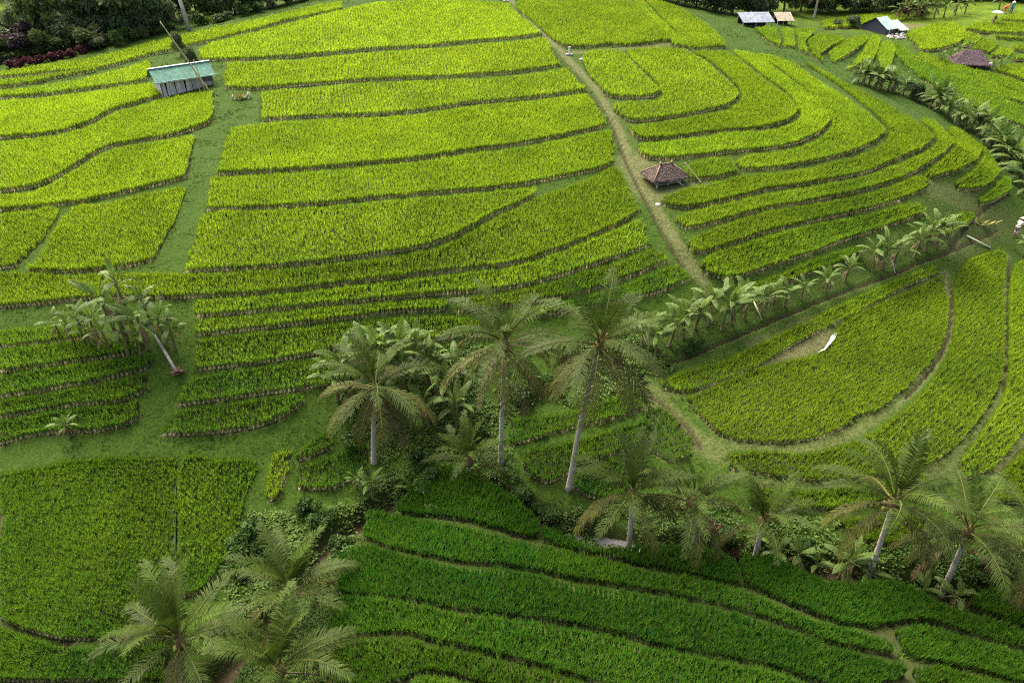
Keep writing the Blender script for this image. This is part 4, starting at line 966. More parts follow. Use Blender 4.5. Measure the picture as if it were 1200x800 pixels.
def tree(p, kind, r, h, label, name='tree', cat='tree', group=None):
    root = empty(name, p, tr.uniform(0, 6.28), label, cat, group)
    t = link('trunk' if name != 'shrub' else 'stem', WOOD[tr.integers(0, 3)], root); t.scale = (r * 1.6, r * 1.6, h)
    c = link('crown' if name != 'shrub' else 'foliage', CR[kind][tr.integers(0, len(CR[kind]))], root); c.scale = (r * 1.25, r * 1.25, h * .95); c.rotation_euler = (0, 0, tr.uniform(0, 6.28))
    return root
def edge_v(u): return float(np.interp(u, [0, 62, 120, 180, 240, 300, 350, 400, 460], [82, 71, 61, 46, 32, 20, 7, -2, -8]))
def belt(rows, edge, group, phrase):
    for i, (u, dv, kind, r, h) in enumerate(sorted(rows)):
        nm = {'dark': 'dense dark green tree', 'mid': 'mid green bushy tree', 'purple': 'purple-brown bushy tree', 'airy': 'sparse pale tree', 'brown': 'brownish tree'}[kind]
        p = at(u, edge(u) - dv); tree(Vector((p.x, p.y, p.z - .1)), kind, r, h, f"{nm}, {ORD[i]} from the left {phrase}", group=group)
TL = [(-8,12,'dark',2.4,3.2),(14,10,'mid',2.0,2.6),(36,12,'purple',2.6,3.6),(64,8,'mid',2.2,3.2),(50,20,'purple',2.4,4.2),(90,12,'dark',2.6,4),(112,7,'mid',1.9,2.6),(126,14,'dark',3.2,6),(148,9,'dark',3.2,6.6),(168,10,'dark',3,6.2),(190,7,'dark',2.6,4.4),
      (156,22,'mid',3.6,8),(206,14,'dark',2.6,5),(254,9,'mid',2.2,4.2),(276,8,'dark',2.8,5),(298,9,'dark',2.6,5),(320,7,'dark',2.4,4.6),(342,7,'mid',2.4,4.6),(364,6,'dark',2.4,4),(386,6,'dark',2.2,3.6),(410,5,'mid',2.2,3.4),(436,5,'dark',2.2,3.2),
      (108,26,'airy',3,6),(20,28,'dark',2.6,3.6),(76,24,'airy',2.4,4)]
belt(TL, edge_v, 'trees along the top left field edge', 'in the belt above the left rice slope')
for i, (u, v) in enumerate([(14,84),(24,83),(36,81),(48,78),(62,75),(72,73),(84,71),(96,67),(107,63)]):
    tree(on_ground(u, v - 4), 'red', .55, .9, f"dark red leafed shrub, {ORD[i]} from the left along the field edge", 'shrub', 'shrub', 'red shrubs at the field edge')
rows = []
for k, u in enumerate(range(-6, 460, 22)): rows.append((u + tr.uniform(-5, 5), tr.uniform(14, 30), ['mid', 'airy', 'dark', 'mid'][k % 4], tr.uniform(2.2, 3.2), tr.uniform(3.5, 7)))
belt(rows, edge_v, 'back row trees at top left', 'in the back row at top left')
for i, u in enumerate(range(118, 450, 17)):
    p = at(u + tr.uniform(-4, 4), edge_v(u) - 3.5); tree(p, 'shrub' if i % 3 else 'airy', tr.uniform(.8, 1.3), tr.uniform(1.0, 1.9), f"leafy bush, {ORD[i]} from the left along the foot of the top left trees", 'shrub', 'shrub', 'bushes at the foot of the top left trees')
def edge_r(u): return float(np.interp(u, [740, 800, 850, 880, 930, 1000, 1060, 1130, 1200], [-3, 8, 20, 27, 26, 20, 16, 6, 4]))
TR = [(752,3,'dark',2.2,3.2),(772,3,'mid',2.2,3.4),(794,4,'dark',2.6,4),(816,4,'dark',2.6,4.4),(838,4,'mid',2.8,4.6),(858,6,'dark',2.6,4.4),(876,9,'dark',2.6,4.2),(898,11,'dark',2.6,4.2),(918,12,'mid',2.4,4),(938,12,'airy',2.4,4.4),(960,8,'mid',2.4,4.2),(978,6,'dark',2.6,4),
      (1000,5,'dark',2.6,3.8),(1022,5,'dark',2.8,4),(1044,5,'dark',2.4,3.6),(1064,-4,'brown',2.2,3.4),(1076,0,'brown',2.0,3),(1090,6,'mid',2.6,3.6),(1110,8,'dark',2.6,3.4),(1136,7,'mid',2.4,3),(1158,6,'dark',2.4,3),(1184,4,'mid',2.4,3.4),(1204,3,'dark',2.6,3.6),(888,16,'airy',2.8,6),(946,18,'dark',3,6),(1010,14,'mid',3,5)]
belt(TR, edge_r, 'trees in the top right belt', 'in the belt at top right')
# a second belt farther back, so that the view closes behind the hill
k = 0
for u in range(-60, 1280, 48):
    zc = 128 + 14 * math.sin(u * .7); p = at_depth(u, zc)
    tree(p, ['dark', 'mid', 'dark'][k % 3], 4.5, 8 + 3 * math.sin(u * 1.9), f'large leafy tree, {ORD[k]} from the left in the far belt beyond the hill top', group='trees beyond the hill top'); k += 1
# bare branching tree and thin pale trunks
def bare_tree(p, h, label, seed, lean=0):
    r = np.random.default_rng(seed); root = empty('bare_tree', p, 0, label, 'tree'); A = Arr(); A.tube([(0, 0, -.1), (lean * .3, 0, h * .35), (lean * .5, 0, h * .55)], [.32, .24, .2], 8); A.obj('trunk', M['pale_trunk'], root, True)
    for k, (a, q) in enumerate([(0.2, .9), (3.0, 1.0), (1.6, .7)]):
        B = Arr(); x, y = math.cos(a), math.sin(a); B.tube([(lean * .5, 0, h * .52), (x * .7 + lean * .5, y * .7, h * .75), (x * 1.0 * q + lean * .5, y * q, h * 1.05)], [.15, .11, .05], 6); B.obj('branch', M['pale_trunk'], root, True)
bare_tree(at_depth(222, 86), 6.5, 'bare pale forked tree behind the green-roofed hut', 1, -.6)
# far coconut palms at the top edge
def far_palm(u, zc, h, label, lean=0): 
    g = at_depth(u, zc); return palm_at(g, np.array([g.x + lean, g.y, g.z + h]), label, (2, 3, 3, 4, 4, 3, 1), .85, False, .16, 'distant coconut palms')
far_palm(15, 104, 9, 'distant palm with a slim pale trunk, leftmost at the top edge', -.8)
far_palm(32, 108, 8, 'distant palm with a slim pale trunk, second from the left at the top edge')
far_palm(50, 92, 6.5, 'distant palm with a drooping crown behind the purple-brown tree')
far_palm(87, 104, 9, 'distant palm with a slim pale trunk above the red shrubs')
far_palm(918, 110, 4.6, 'small distant palm behind the grey shed roofs at top right')
far_palm(954, 106, 4.8, 'spreading distant palm right of the grey shed at top right')
far_palm(1190, 112, 8, 'distant palm trunk in the top right corner')
# shrubs: gully, banks, dark round bush
SH = [(640,596,.7,.9),(655,612,.6,.7),(470,585,.8,.9),(500,575,.8,1.0),(505,600,.6,.7),(610,575,.7,.9),(625,590,.6,.8),(800,628,.8,1.0),(836,640,.7,.8),(850,632,.8,1.0),(780,640,.6,.7),(286,650,.9,1.2),(300,632,.9,1.3),(310,660,.8,1.0),
      (280,670,.7,.9),(360,600,.8,1.0),(380,612,.7,.8),(400,640,.7,.9),(690,628,.6,.7),(668,640,.5,.6),(870,648,.6,.8),(1050,672,.6,.7),(1150,676,.7,.8),(1176,668,.7,.9),(560,515,.8,1.2),(610,470,.9,1.2),(640,455,.8,1.1),(805,415,.5,.7),(815,408,.5,.7),(410,520,.7,.9),(490,540,.8,1.1),(940,640,.7,.8),(1064,650,.6,.8)]
for i, (u, v, r, h) in enumerate(sorted(SH)):
    tree(on_ground(u, v), 'shrub', r, h, f"low green shrub, {ORD[i]} from the left along the gully" if i < 29 else f"low green shrub, {ORD[32 - i]} from the right along the gully", 'shrub', 'shrub', 'low shrubs along the gully')
for i, (u, v) in enumerate([(852, 641), (836, 628), (1150, 664)]):
    tree(on_ground(u, v), 'brown', .7, .9, f"withered reddish-brown shrub, {ORD[i]} of three in the right gully", 'shrub', 'shrub', 'withered shrubs in the right gully')
tree(on_ground(1072, 117), 'dark', 1.1, 1.8, 'dark round bush in the banana row behind the right hillside', 'shrub', 'shrub')
tree(on_ground(997, 32), 'dark', 1.1, 1.5, 'dark round bush left of the pale-roofed hut in the far valley', 'shrub', 'shrub')
tree(on_ground(980, 32), 'airy', 1.0, 1.4, 'pale bush left of the dark round bush in the far valley', 'shrub', 'shrub')
tree(on_ground(212, 66), 'airy', .9, 2.8, 'thin pale leafy sapling just behind the green-roofed hut', 'sapling', 'tree')
tree(on_ground(228, 84), 'airy', .9, 2.6, 'pale leafy sapling at the right gable of the green-roofed hut', 'sapling', 'tree')
# ------------------------------------------------------------------ huts and sheds
hr = np.random.default_rng(12)
def corrugated(a, b, c, d, n, thick=.03, col=(1, 1, 1), amp=.010, wear=None):
    """roof sheet between eave a-b and ridge d-c, corrugated across"""
    a, b, c, d = (np.array(q, float) for q in (a, b, c, d)); A = Arr(); m = n * 4 + 1; nv = 5
    nm = np.cross(b - a, d - a); nm /= np.linalg.norm(nm); V, K = [], []
    for sgn in (0, 1):
        for j in range(nv):
            for i in range(m):
                s, t = i / (m - 1), j / (nv - 1); p = (a * (1 - s) + b * s) * (1 - t) + (d * (1 - s) + c * s) * t
                V.append(p + nm * (amp * math.cos(i * math.pi / 2) - thick * sgn)); q = (i // 20) * 7 + 3
                K.append(np.array(col) * (0.93 + .12 * ((q * 37 % 11) / 11)) * hr.uniform(.93, 1.07))
    T = []
    for sgn in (0, 1):
        o = sgn * m * nv
        for j in range(nv - 1):
            for i in range(m - 1):
                q = (o + j * m + i, o + j * m + i + 1, o + (j + 1) * m + i + 1, o + (j + 1) * m + i); q = q if sgn == 0 else q[::-1]; T += [(q[0], q[1], q[2]), (q[0], q[2], q[3])]
    o = m * nv
    for i in range(m - 1): T += [(i, o + i, o + i + 1), (i, o + i + 1, i + 1)]
    A.add(V, T, np.array(K)); return A
def post(root, name, x, y, z0, z1, r, col, mat='wood', lean=(0, 0)):
    A = Arr(); A.tube([(x, y, z0), (x + lean[0] * .5, y + lean[1] * .5, (z0 + z1) / 2), (x + lean[0], y + lean[1], z1)], [r, r * .95, r * .9], 7, col); return A.obj(name, M[mat], root, True)
def slab(root, name, lo, hi, col, tilt=0.0, mat='wood'):
    A = Arr(); w = (hi[0] - lo[0]); M4 = Matrix.Translation(((lo[0] + hi[0]) / 2, (lo[1] + hi[1]) / 2, lo[2])) @ Matrix.Rotation(tilt, 4, 'Y'); A.box((-w / 2, -(hi[1] - lo[1]) / 2, 0), (w / 2, (hi[1] - lo[1]) / 2, hi[2] - lo[2]), M4, col); return A.obj(name, M[mat], root)

# the green-roofed hut
h0 = on_ground(192, 114, .1)
hut = empty('hut', h0, math.radians(38), 'wooden hut with a worn green metal roof and upright grey slab walls', 'hut')
Lx, Wy, Eh, Rh = 4.8, 2.3, 1.6, 2.55
GRN = (.10, .225, .165)
A = corrugated((-.5, -.35, Eh - .05), (Lx + .25, -.35, Eh - .05), (Lx + .4, Wy / 2, Rh), (-.5, Wy / 2, Rh), 22, col=GRN); rf = A.obj('roof', M['sheet'], hut)
A = corrugated((Lx + .4, Wy + .35, Eh - .05), (-.5, Wy + .35, Eh - .05), (-.5, Wy / 2, Rh), (Lx + .4, Wy / 2, Rh), 22, col=GRN); A.obj('roof', M['sheet'], hut)
A = Arr(); A.box((-.52, Wy / 2 - .14, Rh - .01), (Lx + .42, Wy / 2 + .14, Rh + .05), None, (.55, .66, .60)); A.obj('ridge_cap', M['sheet'], hut)
A = Arr(); A.box((-.52, -.40, Eh - .13), (Lx + .42, -.355, Eh + .0), None, (.42, .55, .46)); A.obj('eave_board', M['sheet'], hut)
x = 0.0
while x < 2.75:
    w = hr.uniform(.15, .3); g = hr.uniform(.42, .64); slab(hut, 'slab_board', (x, -.05, -.15 - .1 * hr.uniform()), (x + w, .03 + .04 * hr.uniform(), Eh - .02 - hr.uniform(0, .1)), (g * 1.08, g * .98, g * .93), hr.uniform(-.06, .06)); x += w + hr.uniform(.0, .05)
slab(hut, 'wall_panel', (2.85, -.02, .05), (3.75, .03, Eh), (.40, .38, .33)); slab(hut, 'wall_panel', (3.95, -.02, -.1), (Lx, .03, .95), (.42, .37, .35)); slab(hut, 'wall_panel', (3.95, .04, .95), (Lx, .08, Eh), (.14, .13, .12))
y = 0.08
while y < Wy:
    w = hr.uniform(.16, .3); g = hr.uniform(.42, .62); A = Arr(); A.box((-.06, y, -.2), (.0, min(y + w, Wy), Eh + min(y, Wy - y) * .8 - .1), None, (g * 1.06, g * .97, g * .93)); A.obj('slab_board', M['wood'], hut); y += w + .03
A = Arr(); A.box((.01, Wy - .05, -.2), (Lx, Wy, Eh), None, (.2, .18, .16)); A.box((Lx - .05, .05, -.2), (Lx, Wy - .06, Eh), None, (.22, .2, .18)); A.obj('back_wall', M['wood'], hut)
for px_, py_ in ((3.82, 0), (Lx, -.03), (-.03, -.06)): post(hut, 'post', px_, py_, -.3, Eh + .05, .06, (.2, .17, .14))
A = Arr(); A.box((.0, .06, .02), (Lx - .06, Wy - .06, .05), None, (.05, .045, .04)); A.obj('floor', M['wood'], hut)
def pole(p0, p1, r, col, label, name='bamboo_pole'):
    o = empty(name, p0, 0, label, 'pole'); d = np.array(p1) - np.array(p0); A = Arr(); n = 14; t = np.linspace(0, 1, n)
    A.tube(t[:, None] * d, r * (1 - .45 * t) * (1 + .12 * (np.arange(n) % 2)), 7, col); A.obj('cane', M['tinted'], o, True); return o
pb = on_ground(247, 109)
pole(pb, pb + Vector((-3.3, .4, 6.3)), .075, (.40, .36, .16), 'tall leaning bamboo pole standing by the right end of the green-roofed hut')
pole(pb + Vector((-.5, .1, 0)), pb + Vector((-1.1, .5, 3.0)), .05, (.32, .28, .17), 'short bamboo pole leaning on the green-roofed hut beside the tall pole')
pole(pb + Vector((-1.0, .0, 0)), pb + Vector((-1.15, .35, 2.2)), .05, (.30, .25, .18), 'upright bamboo stake against the right half of the green-roofed hut wall')
# heap with a white sack on the grass path
hp = on_ground(282, 117); o = empty('cut_grass_heap', hp, .2, 'small heap of yellowish cut leaves with pale stalks on the grass path', 'heap'); A = Arr()
for _ in range(150):
    a, e = hr.uniform(0, 6.28), hr.uniform(.1, 1.3); q = np.array([math.cos(a) * math.cos(e) * .55, math.sin(a) * math.cos(e) * .4, math.sin(e) * .45]); w = np.array([-math.sin(a), math.cos(a), hr.uniform(-.5, .5)]) * .05
    t = q * hr.uniform(1.1, 1.5); A.add([q * .6 - w, q * .6 + w, t], [(0, 1, 2)], np.array([.26, .25, .05]) * hr.uniform(.4, 1.2))
f = A.obj('cut_leaves', M['leaf'], o); f['kind'] = 'stuff'
for k, (q0, q1) in enumerate((((.55, 0, .05), (.80, .1, .62)), ((.95, 0, .05), (.82, .1, .60)), ((-.7, 0, .02), (-.62, .05, .45)))):
    A = Arr(); A.tube([q0, q1], [.09, .05], 7, (.50, .46, .38)); A.obj('stalk', M['tinted'], o, True)

# thatched roofs
def thatch_roof(root, lo, hi, z0, z1, ridge, col, n=1500, name='roof'):
    """hipped thatch: sloping body plus thousands of overlapping straw ends"""
    x0, y0 = lo; x1, y1 = hi; ym = (y0 + y1) / 2; xm = (x0 + x1) / 2; ra, rb = np.array([xm - ridge / 2, ym, z1]), np.array([xm + ridge / 2, ym, z1])
    c = [np.array(q, float) for q in ((x0, y0, z0), (x1, y0, z0), (x1, y1, z0), (x0, y1, z0))]
    A = Arr(); dn = np.array([0, 0, -.16]); V = [*c, ra, rb, *[q + dn for q in c], ra + dn, rb + dn]
    A.add(V, [(0, 1, 5), (0, 5, 4), (1, 2, 5), (2, 3, 4), (2, 4, 5), (3, 0, 4), (6, 11, 7), (6, 10, 11), (7, 11, 8), (8, 10, 9), (8, 11, 10), (9, 10, 6), (0, 6, 7), (0, 7, 1), (1, 7, 8), (1, 8, 2), (2, 8, 9), (2, 9, 3), (3, 9, 6), (3, 6, 0)], col)
    body = A.obj(name, M['thatch'], root)
    B = Arr(); faces = [((c[0], c[1], rb, ra), 4), ((c[2], c[3], ra, rb), 2), ((c[1], c[2], rb, rb), 2), ((c[3], c[0], ra, ra), 2)]; tot = sum(k for _, k in faces)
    for (a, b, t1, t0), k in faces:
        nm = np.cross(b - a, t0 - a); nm /= np.linalg.norm(nm); m = n * k // tot
        for _ in range(m):
            s, t = hr.uniform(), hr.uniform() ** 1.1; p = (a * (1 - s) + b * s) * (1 - t) + (t0 * (1 - s) + t1 * s) * t; dn_ = (a * (1 - s) + b * s) - (t0 * (1 - s) + t1 * s); dn_ /= np.linalg.norm(dn_) + 1e-9
            w = np.cross(dn_, nm) * hr.uniform(.02, .05); L = hr.uniform(.12, .32); p = p + nm * hr.uniform(.005, .05)
            B.add([p - w, p + w, p + dn_ * L + w * .3 + nm * hr.uniform(0, .04)], [(0, 1, 2)], np.array(col) * hr.uniform(.55, 1.6))
    st = B.obj('straw', M['thatch'], body); st['kind'] = 'stuff'
    return ra, rb, c
TH = (.10, .074, .062)
t0 = on_ground(770, 220, .05)
th = empty('thatched_shelter', t0, math.radians(20), 'open thatched shelter on pale posts beside the diagonal path, brown hipped roof', 'shelter'); th.scale = (.88, .88, .88)
ra, rb, cc = thatch_roof(th, (-.62, -.42), (2.85, 2.0), .82, 1.75, 1.1, TH)
for px_, py_, h in ((0, 0, 1.0), (2.25, 0, 1.0), (0, 1.7, 1.1), (2.25, 1.7, 1.1), (1.05, .05, .9)): post(th, 'post', px_, py_, -.2, h, .075, (.55, .52, .45))
for a, b in ((ra, cc[0]), (ra, cc[3]), (rb, cc[1]), (rb, cc[2]), (ra + np.array([-.15, 0, 0]), rb + np.array([.15, 0, 0]))):
    A = Arr(); A.tube([a + np.array([0, 0, .06]), (a + b) / 2 + np.array([0, 0, .08]), b + np.array([0, 0, .07])], .045, 6, (.34, .22, .15)); A.obj('hip_pole', M['wood'], th, True)
A = Arr(); A.box((-.1, -.1, .28), (2.35, 1.8, .36), None, (.26, .22, .17)); A.obj('platform', M['wood'], th)
A = Arr(); A.box((1.15, -.05, .40), (2.2, .02, .74), None, (.52, .50, .47)); A.obj('side_panel', M['wood'], th)
A = Arr(); A.tube([(1.5, -.18, .72), (2.3, -.5, .12)], .05, 6, (.5, .46, .38)); A.obj('loose_rail', M['wood'], th)
for k in range(2):
    A = Arr(); q = (ra if k == 0 else rb) + np.array([0, 0, .1]); z = np.linspace(0, .28, 5); A.tube(q + np.stack([0 * z, 0 * z, z], 1), [.10, .13, .08, .05, .02], 7, (.36, .28, .18)); A.obj('ridge_finial', M['thatch'], th, True)
q0, q1 = on_ground(822, 216), on_ground(800, 207); pole(q0 + Vector((0, 0, .12)), q1 + Vector((0, 0, 1.2)), .06, (.30, .25, .14), 'pole leaning from the ground onto the right side of the open thatched shelter')
t1 = on_ground(1117, 77, .05)
tf = empty('thatched_hut', t1, math.radians(-16), 'far hut with a dark purple-brown thatched roof reaching almost to the ground', 'hut')
thatch_roof(tf, (-.3, -.4), (4.3, 2.9), .45, 1.9, 1.6, (.105, .075, .08), 1200)
for px_, py_ in ((.2, 0), (3.8, 0), (.2, 2.3), (3.8, 2.3), (2.8, -.1)): post(tf, 'post', px_, py_, -.3, .6, .08, (.2, .16, .13))
A = Arr(); A.box((.3, .15, -.2), (3.7, 2.2, .5), None, (.05, .042, .04)); A.obj('wall', M['wood'], tf)
A = Arr(); A.box((3.9, -.3, .35), (4.25, -.05, .75), None, (.7, .7, .68)); A.obj('white_bundle', M['tinted'], tf)

# pale-roofed hut in the far valley
p0 = on_ground(1036, 41, .05)
ph = empty('hut', p0, math.radians(30), 'far hut with a pale aqua sheet roof and dark tarpaulin gable', 'hut')
PALE, TARP = (.36, .48, .46), (.045, .05, .07)
corrugated((-.3, -.5, .75), (2.1, -.5, .75), (2.1, 1.7, 2.0), (-.3, 1.7, 2.0), 10, col=PALE).obj('roof', M['sheet'], ph)
corrugated((2.1, 3.9, .75), (-.3, 3.9, .75), (-.3, 1.7, 2.0), (2.1, 1.7, 2.0), 10, col=(.40, .40, .30)).obj('roof', M['sheet'], ph)
corrugated((2.1, -.9, .5), (4.0, -.9, .5), (4.0, 1.3, 1.45), (2.1, 1.3, 1.45), 9, col=(.42, .52, .49)).obj('lean_to_roof', M['sheet'], ph)
A = Arr(); A.add([(-.1, -.3, -.3), (-.1, 3.7, -.3), (-.1, 3.7, .75), (-.1, 1.7, 1.9), (-.1, -.3, .75), (0, -.3, -.3), (0, 3.7, -.3), (0, 3.7, .75), (0, 1.7, 1.9), (0, -.3, .75)], [(0, 2, 1), (0, 4, 2), (4, 3, 2), (5, 6, 7), (5, 7, 9), (9, 7, 8)], TARP); A.obj('gable_tarpaulin', M['tinted'], ph)
A = Arr(); A.box((.05, -.2, -.3), (3.8, -.12, .6), None, (.16, .14, .12)); A.obj('front_wall', M['wood'], ph)
for px_ in (.1, 2.1, 3.9): post(ph, 'post', px_, -.6, -.3, .72 if px_ < 2.2 else .5, .06, (.3, .27, .22))
A = Arr()
for k in range(40):
    q = on_ground(hr.uniform(1040, 1062), hr.uniform(40, 46)); r = hr.uniform(.12, .3); z = np.linspace(-1, 1, 5); A.tube(np.array(q - p0) + np.stack([0 * z, 0 * z, z * r * .7 + r * .4], 1), r * np.sqrt(np.maximum(1 - z * z, .06)) * hr.uniform(.7, 1.3), 6, np.array([1, .97, .92]) * hr.uniform(.35, .9))
o = A.obj('rubble', M['stone']); o.location = p0; tag(o, 'loose stones heaped below the pale-roofed hut', 'rubble', kind='stuff')
# two sheds at the foot of the right belt
def shed(p, w, d, h, rz, col, label):
    o = empty('shed', p, rz, label, 'shed'); corrugated((-w / 2 - .2, -.4, h - .55), (w / 2 + .2, -.4, h - .55), (w / 2 + .2, d, h + .25), (-w / 2 - .2, d, h + .25), int(w * 3.4), col=col).obj('roof', M['sheet'], o)
    for x in (-w / 2, -.2, w / 2): post(o, 'post', x, 0, -.3, h - .5, .07, (.42, .42, .42))
    for x in (-w / 2, w / 2): post(o, 'post', x, d - .2, -.3, h + .1, .07, (.2, .2, .2))
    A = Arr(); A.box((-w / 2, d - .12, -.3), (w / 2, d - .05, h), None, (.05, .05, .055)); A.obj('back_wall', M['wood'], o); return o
shed(on_ground(887, 33), 3.9, 2.4, 1.35, math.radians(4), (.19, .22, .26), 'open shed with a blue-grey sheet roof under the trees at top right')
shed(on_ground(919, 30), 2.0, 1.8, 1.2, math.radians(2), (.30, .25, .18), 'small shed with a tan roof right of the blue-grey shed')
# water outlet posts, stones
def outlet(p, h, label):
    o = empty('outlet_post', p, 0, label, 'post'); A = Arr(); A.box((-.10, -.08, -.2), (.10, .08, h), None, (.66, .68, .62)); A.obj('post', M['tinted'], o); A = Arr(); A.box((-.35, -.25, -.1), (.3, .3, .16), None, (.42, .40, .34)); A.obj('base_slab', M['stone'], o)
outlet(on_ground(667, 65), .85, 'small white post at the top of the diagonal path between rice plots')
outlet(on_ground(593, 2), .8, 'small white post at the hill top where the diagonal path begins')
def stone(p, r, label, s=1):
    R = np.random.default_rng(s); bm = bmesh.new(); bmesh.ops.create_icosphere(bm, subdivisions=2, radius=r)
    for v in bm.verts: v.co *= R.uniform(.8, 1.15); v.co.z *= .65
    me = bpy.data.meshes.new('stone'); bm.to_mesh(me); bm.free(); o = link('stone', me, None, M['stone']); o.location = p; tag(o, label, 'stone')
stone(on_ground(771, 240), .22, 'pale stone on the diagonal path just below the open thatched shelter')
stone(on_ground(1053, 235), .18, 'pale stone on the bund at the right end of a curved terrace', 2)
for k, (u, v) in enumerate([(690, 69), (700, 66), (682, 70)]): stone(on_ground(u, v), .3, f'grey stone by the white outlet post, {ORD[k]} of three', 5 + k)
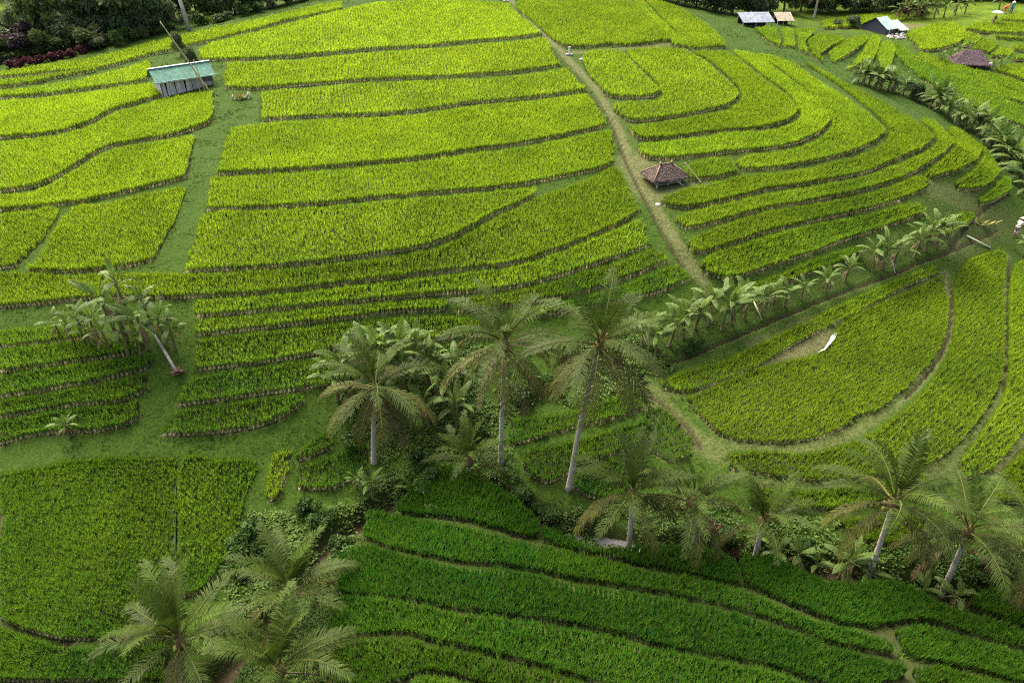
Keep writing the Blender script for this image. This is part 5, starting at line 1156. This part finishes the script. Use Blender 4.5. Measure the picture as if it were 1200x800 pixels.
# ------------------------------------------------------------------ people
def skin_body(name, joints, edges, rad, mat, parent, root='pelvis', lv=2):
    me = bpy.data.meshes.new(name); names = list(joints); me.from_pydata([joints[n] for n in names], [(names.index(a), names.index(b)) for a, b in edges], [])
    o = link(name, me, parent, mat); m = o.modifiers.new('skin', 'SKIN')
    for i, n in enumerate(names):
        sv = me.skin_vertices[0].data[i]; sv.radius = rad[n] if isinstance(rad[n], tuple) else (rad[n], rad[n]); sv.use_root = n == root
    s = o.modifiers.new('smooth', 'SUBSURF'); s.levels = s.render_levels = lv
    return o
def person(p, rz, label, bend, shirt, lower, hat, hat_r=.24, knee=.05, arm=(.18, -.22), umbrella=None):
    """a standing or stooping field worker; the back leans forward (-y) by BEND"""
    root = empty('person', p, rz, label, 'person'); cb, sb = math.cos(bend), math.sin(bend)
    def up(l, x=0, f=0): return (x, -sb * l - cb * f, .86 + cb * l - sb * f)
    J = {'pelvis': (0, 0, .88), 'waist': up(.16), 'chest': up(.40), 'neck': up(.52), 'head': up(.63, 0, .02), 'crown': up(.74, 0, .02)}
    E = [('pelvis', 'waist'), ('waist', 'chest'), ('chest', 'neck'), ('neck', 'head'), ('head', 'crown')]
    R = {'pelvis': (.15, .11), 'waist': (.125, .095), 'chest': (.16, .11), 'neck': .055, 'head': (.085, .10), 'crown': .06}
    for s, k in ((-1, 'l'), (1, 'r')):
        sh = up(.45, s * .19); el = up(.20, s * .25, arm[0] * .6); wr = (el[0] * .9, el[1] - .16, el[2] + arm[1]); hd = (wr[0], wr[1] - .05, wr[2] - .06)
        J.update({'shoulder' + k: sh, 'elbow' + k: el, 'wrist' + k: wr, 'hand' + k: hd, 'hip' + k: (s * .09, 0, .82), 'knee' + k: (s * .10, -knee, .45), 'ankle' + k: (s * .10, .03, .07), 'toe' + k: (s * .11, -.15, .03)})
        E += [('chest', 'shoulder' + k), ('shoulder' + k, 'elbow' + k), ('elbow' + k, 'wrist' + k), ('wrist' + k, 'hand' + k), ('pelvis', 'hip' + k), ('hip' + k, 'knee' + k), ('knee' + k, 'ankle' + k), ('ankle' + k, 'toe' + k)]
        R.update({'shoulder' + k: .065, 'elbow' + k: .045, 'wrist' + k: .032, 'hand' + k: (.04, .022), 'hip' + k: .095, 'knee' + k: .062, 'ankle' + k: .042, 'toe' + k: (.045, .028)})
        for f in range(5):                                          # fingers and thumb
            n = f'finger{f}{k}'; J[n] = (hd[0] + (f - 2) * .018 + (s * -.03 if f == 0 else 0), hd[1] - .05 + .01 * abs(f - 2), hd[2] - (.03 if f == 0 else .06)); E.append(('hand' + k, n)); R[n] = .009
    skin_body('body', J, E, R, M['skin'], root)
    mats = {n: solid_mat('cloth_' + n, tuple(c * .85 for c in col), tuple(min(1, c * 1.1) for c in col), 10, .9, .2) for n, col in (('shirt', shirt), ('lower', lower))}
    G = {n: J[n] for n in ('pelvis', 'waist', 'chest', 'shoulderl', 'elbowl', 'shoulderr', 'elbowr')}; G['collar'] = up(.49)
    skin_body('shirt', G, [('pelvis', 'waist'), ('waist', 'chest'), ('chest', 'collar'), ('chest', 'shoulderl'), ('shoulderl', 'elbowl'), ('chest', 'shoulderr'), ('shoulderr', 'elbowr')], {'pelvis': (.175, .135), 'waist': (.15, .12), 'chest': (.185, .135), 'collar': .07, 'shoulderl': .085, 'elbowl': .065, 'shoulderr': .085, 'elbowr': .065}, mats['shirt'], root)
    G = {n: J[n] for n in ('pelvis', 'hipl', 'kneel', 'hipr', 'kneer')}; G['shinl'] = (-.10, 0, .22); G['shinr'] = (.10, 0, .22)
    skin_body('trousers', G, [('pelvis', 'hipl'), ('hipl', 'kneel'), ('kneel', 'shinl'), ('pelvis', 'hipr'), ('hipr', 'kneer'), ('kneer', 'shinr')], {'pelvis': (.165, .13), 'hipl': .12, 'kneel': .09, 'shinl': .08, 'hipr': .12, 'kneer': .09, 'shinr': .08}, mats['lower'], root)
    if hat is not None:
        A = Arr(); c = np.array(up(.74, 0, .02)); ax = np.array([0, -sb * .7, cb * .7 + .3]); ax /= np.linalg.norm(ax); u = np.array([1, 0, 0.]); v = np.cross(ax, u); V = [c + ax * .15]; T = []
        for ring, (r, z) in enumerate(((.09, .09), (hat_r, -.05))):
            for k in range(18): a = k * 2 * math.pi / 18; V.append(c + ax * z + (u * math.cos(a) + v * math.sin(a)) * r)
        for k in range(18): n = (k + 1) % 18; T += [(0, 1 + k, 1 + n), (1 + k, 19 + k, 19 + n), (1 + k, 19 + n, 1 + n)]
        A.add(V, T, hat); A.obj('hat', M['tinted'], root, True)
    if umbrella:
        A = Arr(); c = np.array([.05, -.15, 1.95]); V = [c + np.array([0, 0, .16])]; T = []
        for r, z in ((.40, .10), (.75, -.10)):
            for k in range(20): a = k * 2 * math.pi / 20; V.append(c + np.array([math.cos(a) * r, math.sin(a) * r, z]))
        for k in range(20): n = (k + 1) % 20; T += [(0, 1 + k, 1 + n), (1 + k, 21 + k, 21 + n), (1 + k, 21 + n, 1 + n)]
        A.add(V, T, umbrella); A.tube([c + np.array([0, 0, .14]), np.array([.12, -.2, 1.05])], .012, 6, (.2, .18, .16)); A.obj('umbrella', M['tinted'], root, True)
    return root
person(on_ground(1189, 276), math.radians(120), 'person in white conical hat, cream shirt and grey trousers bending on the grassy bank', .45, (.62, .58, .46), (.30, .26, .27), (.80, .78, .72), .26, .12)
person(on_ground(1163, 29), math.radians(20), 'person under a wide pale umbrella in the yellow rice at top right', .25, (.30, .20, .10), (.24, .20, .10), None, umbrella=(.34, .37, .32))
person(on_ground(1176, 16), math.radians(80), 'person in a red top stooping by the dirt road at top right', .9, (.55, .10, .06), (.50, .12, .08), None)
person(on_ground(1184, 16), math.radians(-30), 'person in blue-green clothes and pale hat beside the red-topped person', .15, (.10, .30, .32), (.12, .20, .25), (.6, .62, .5))
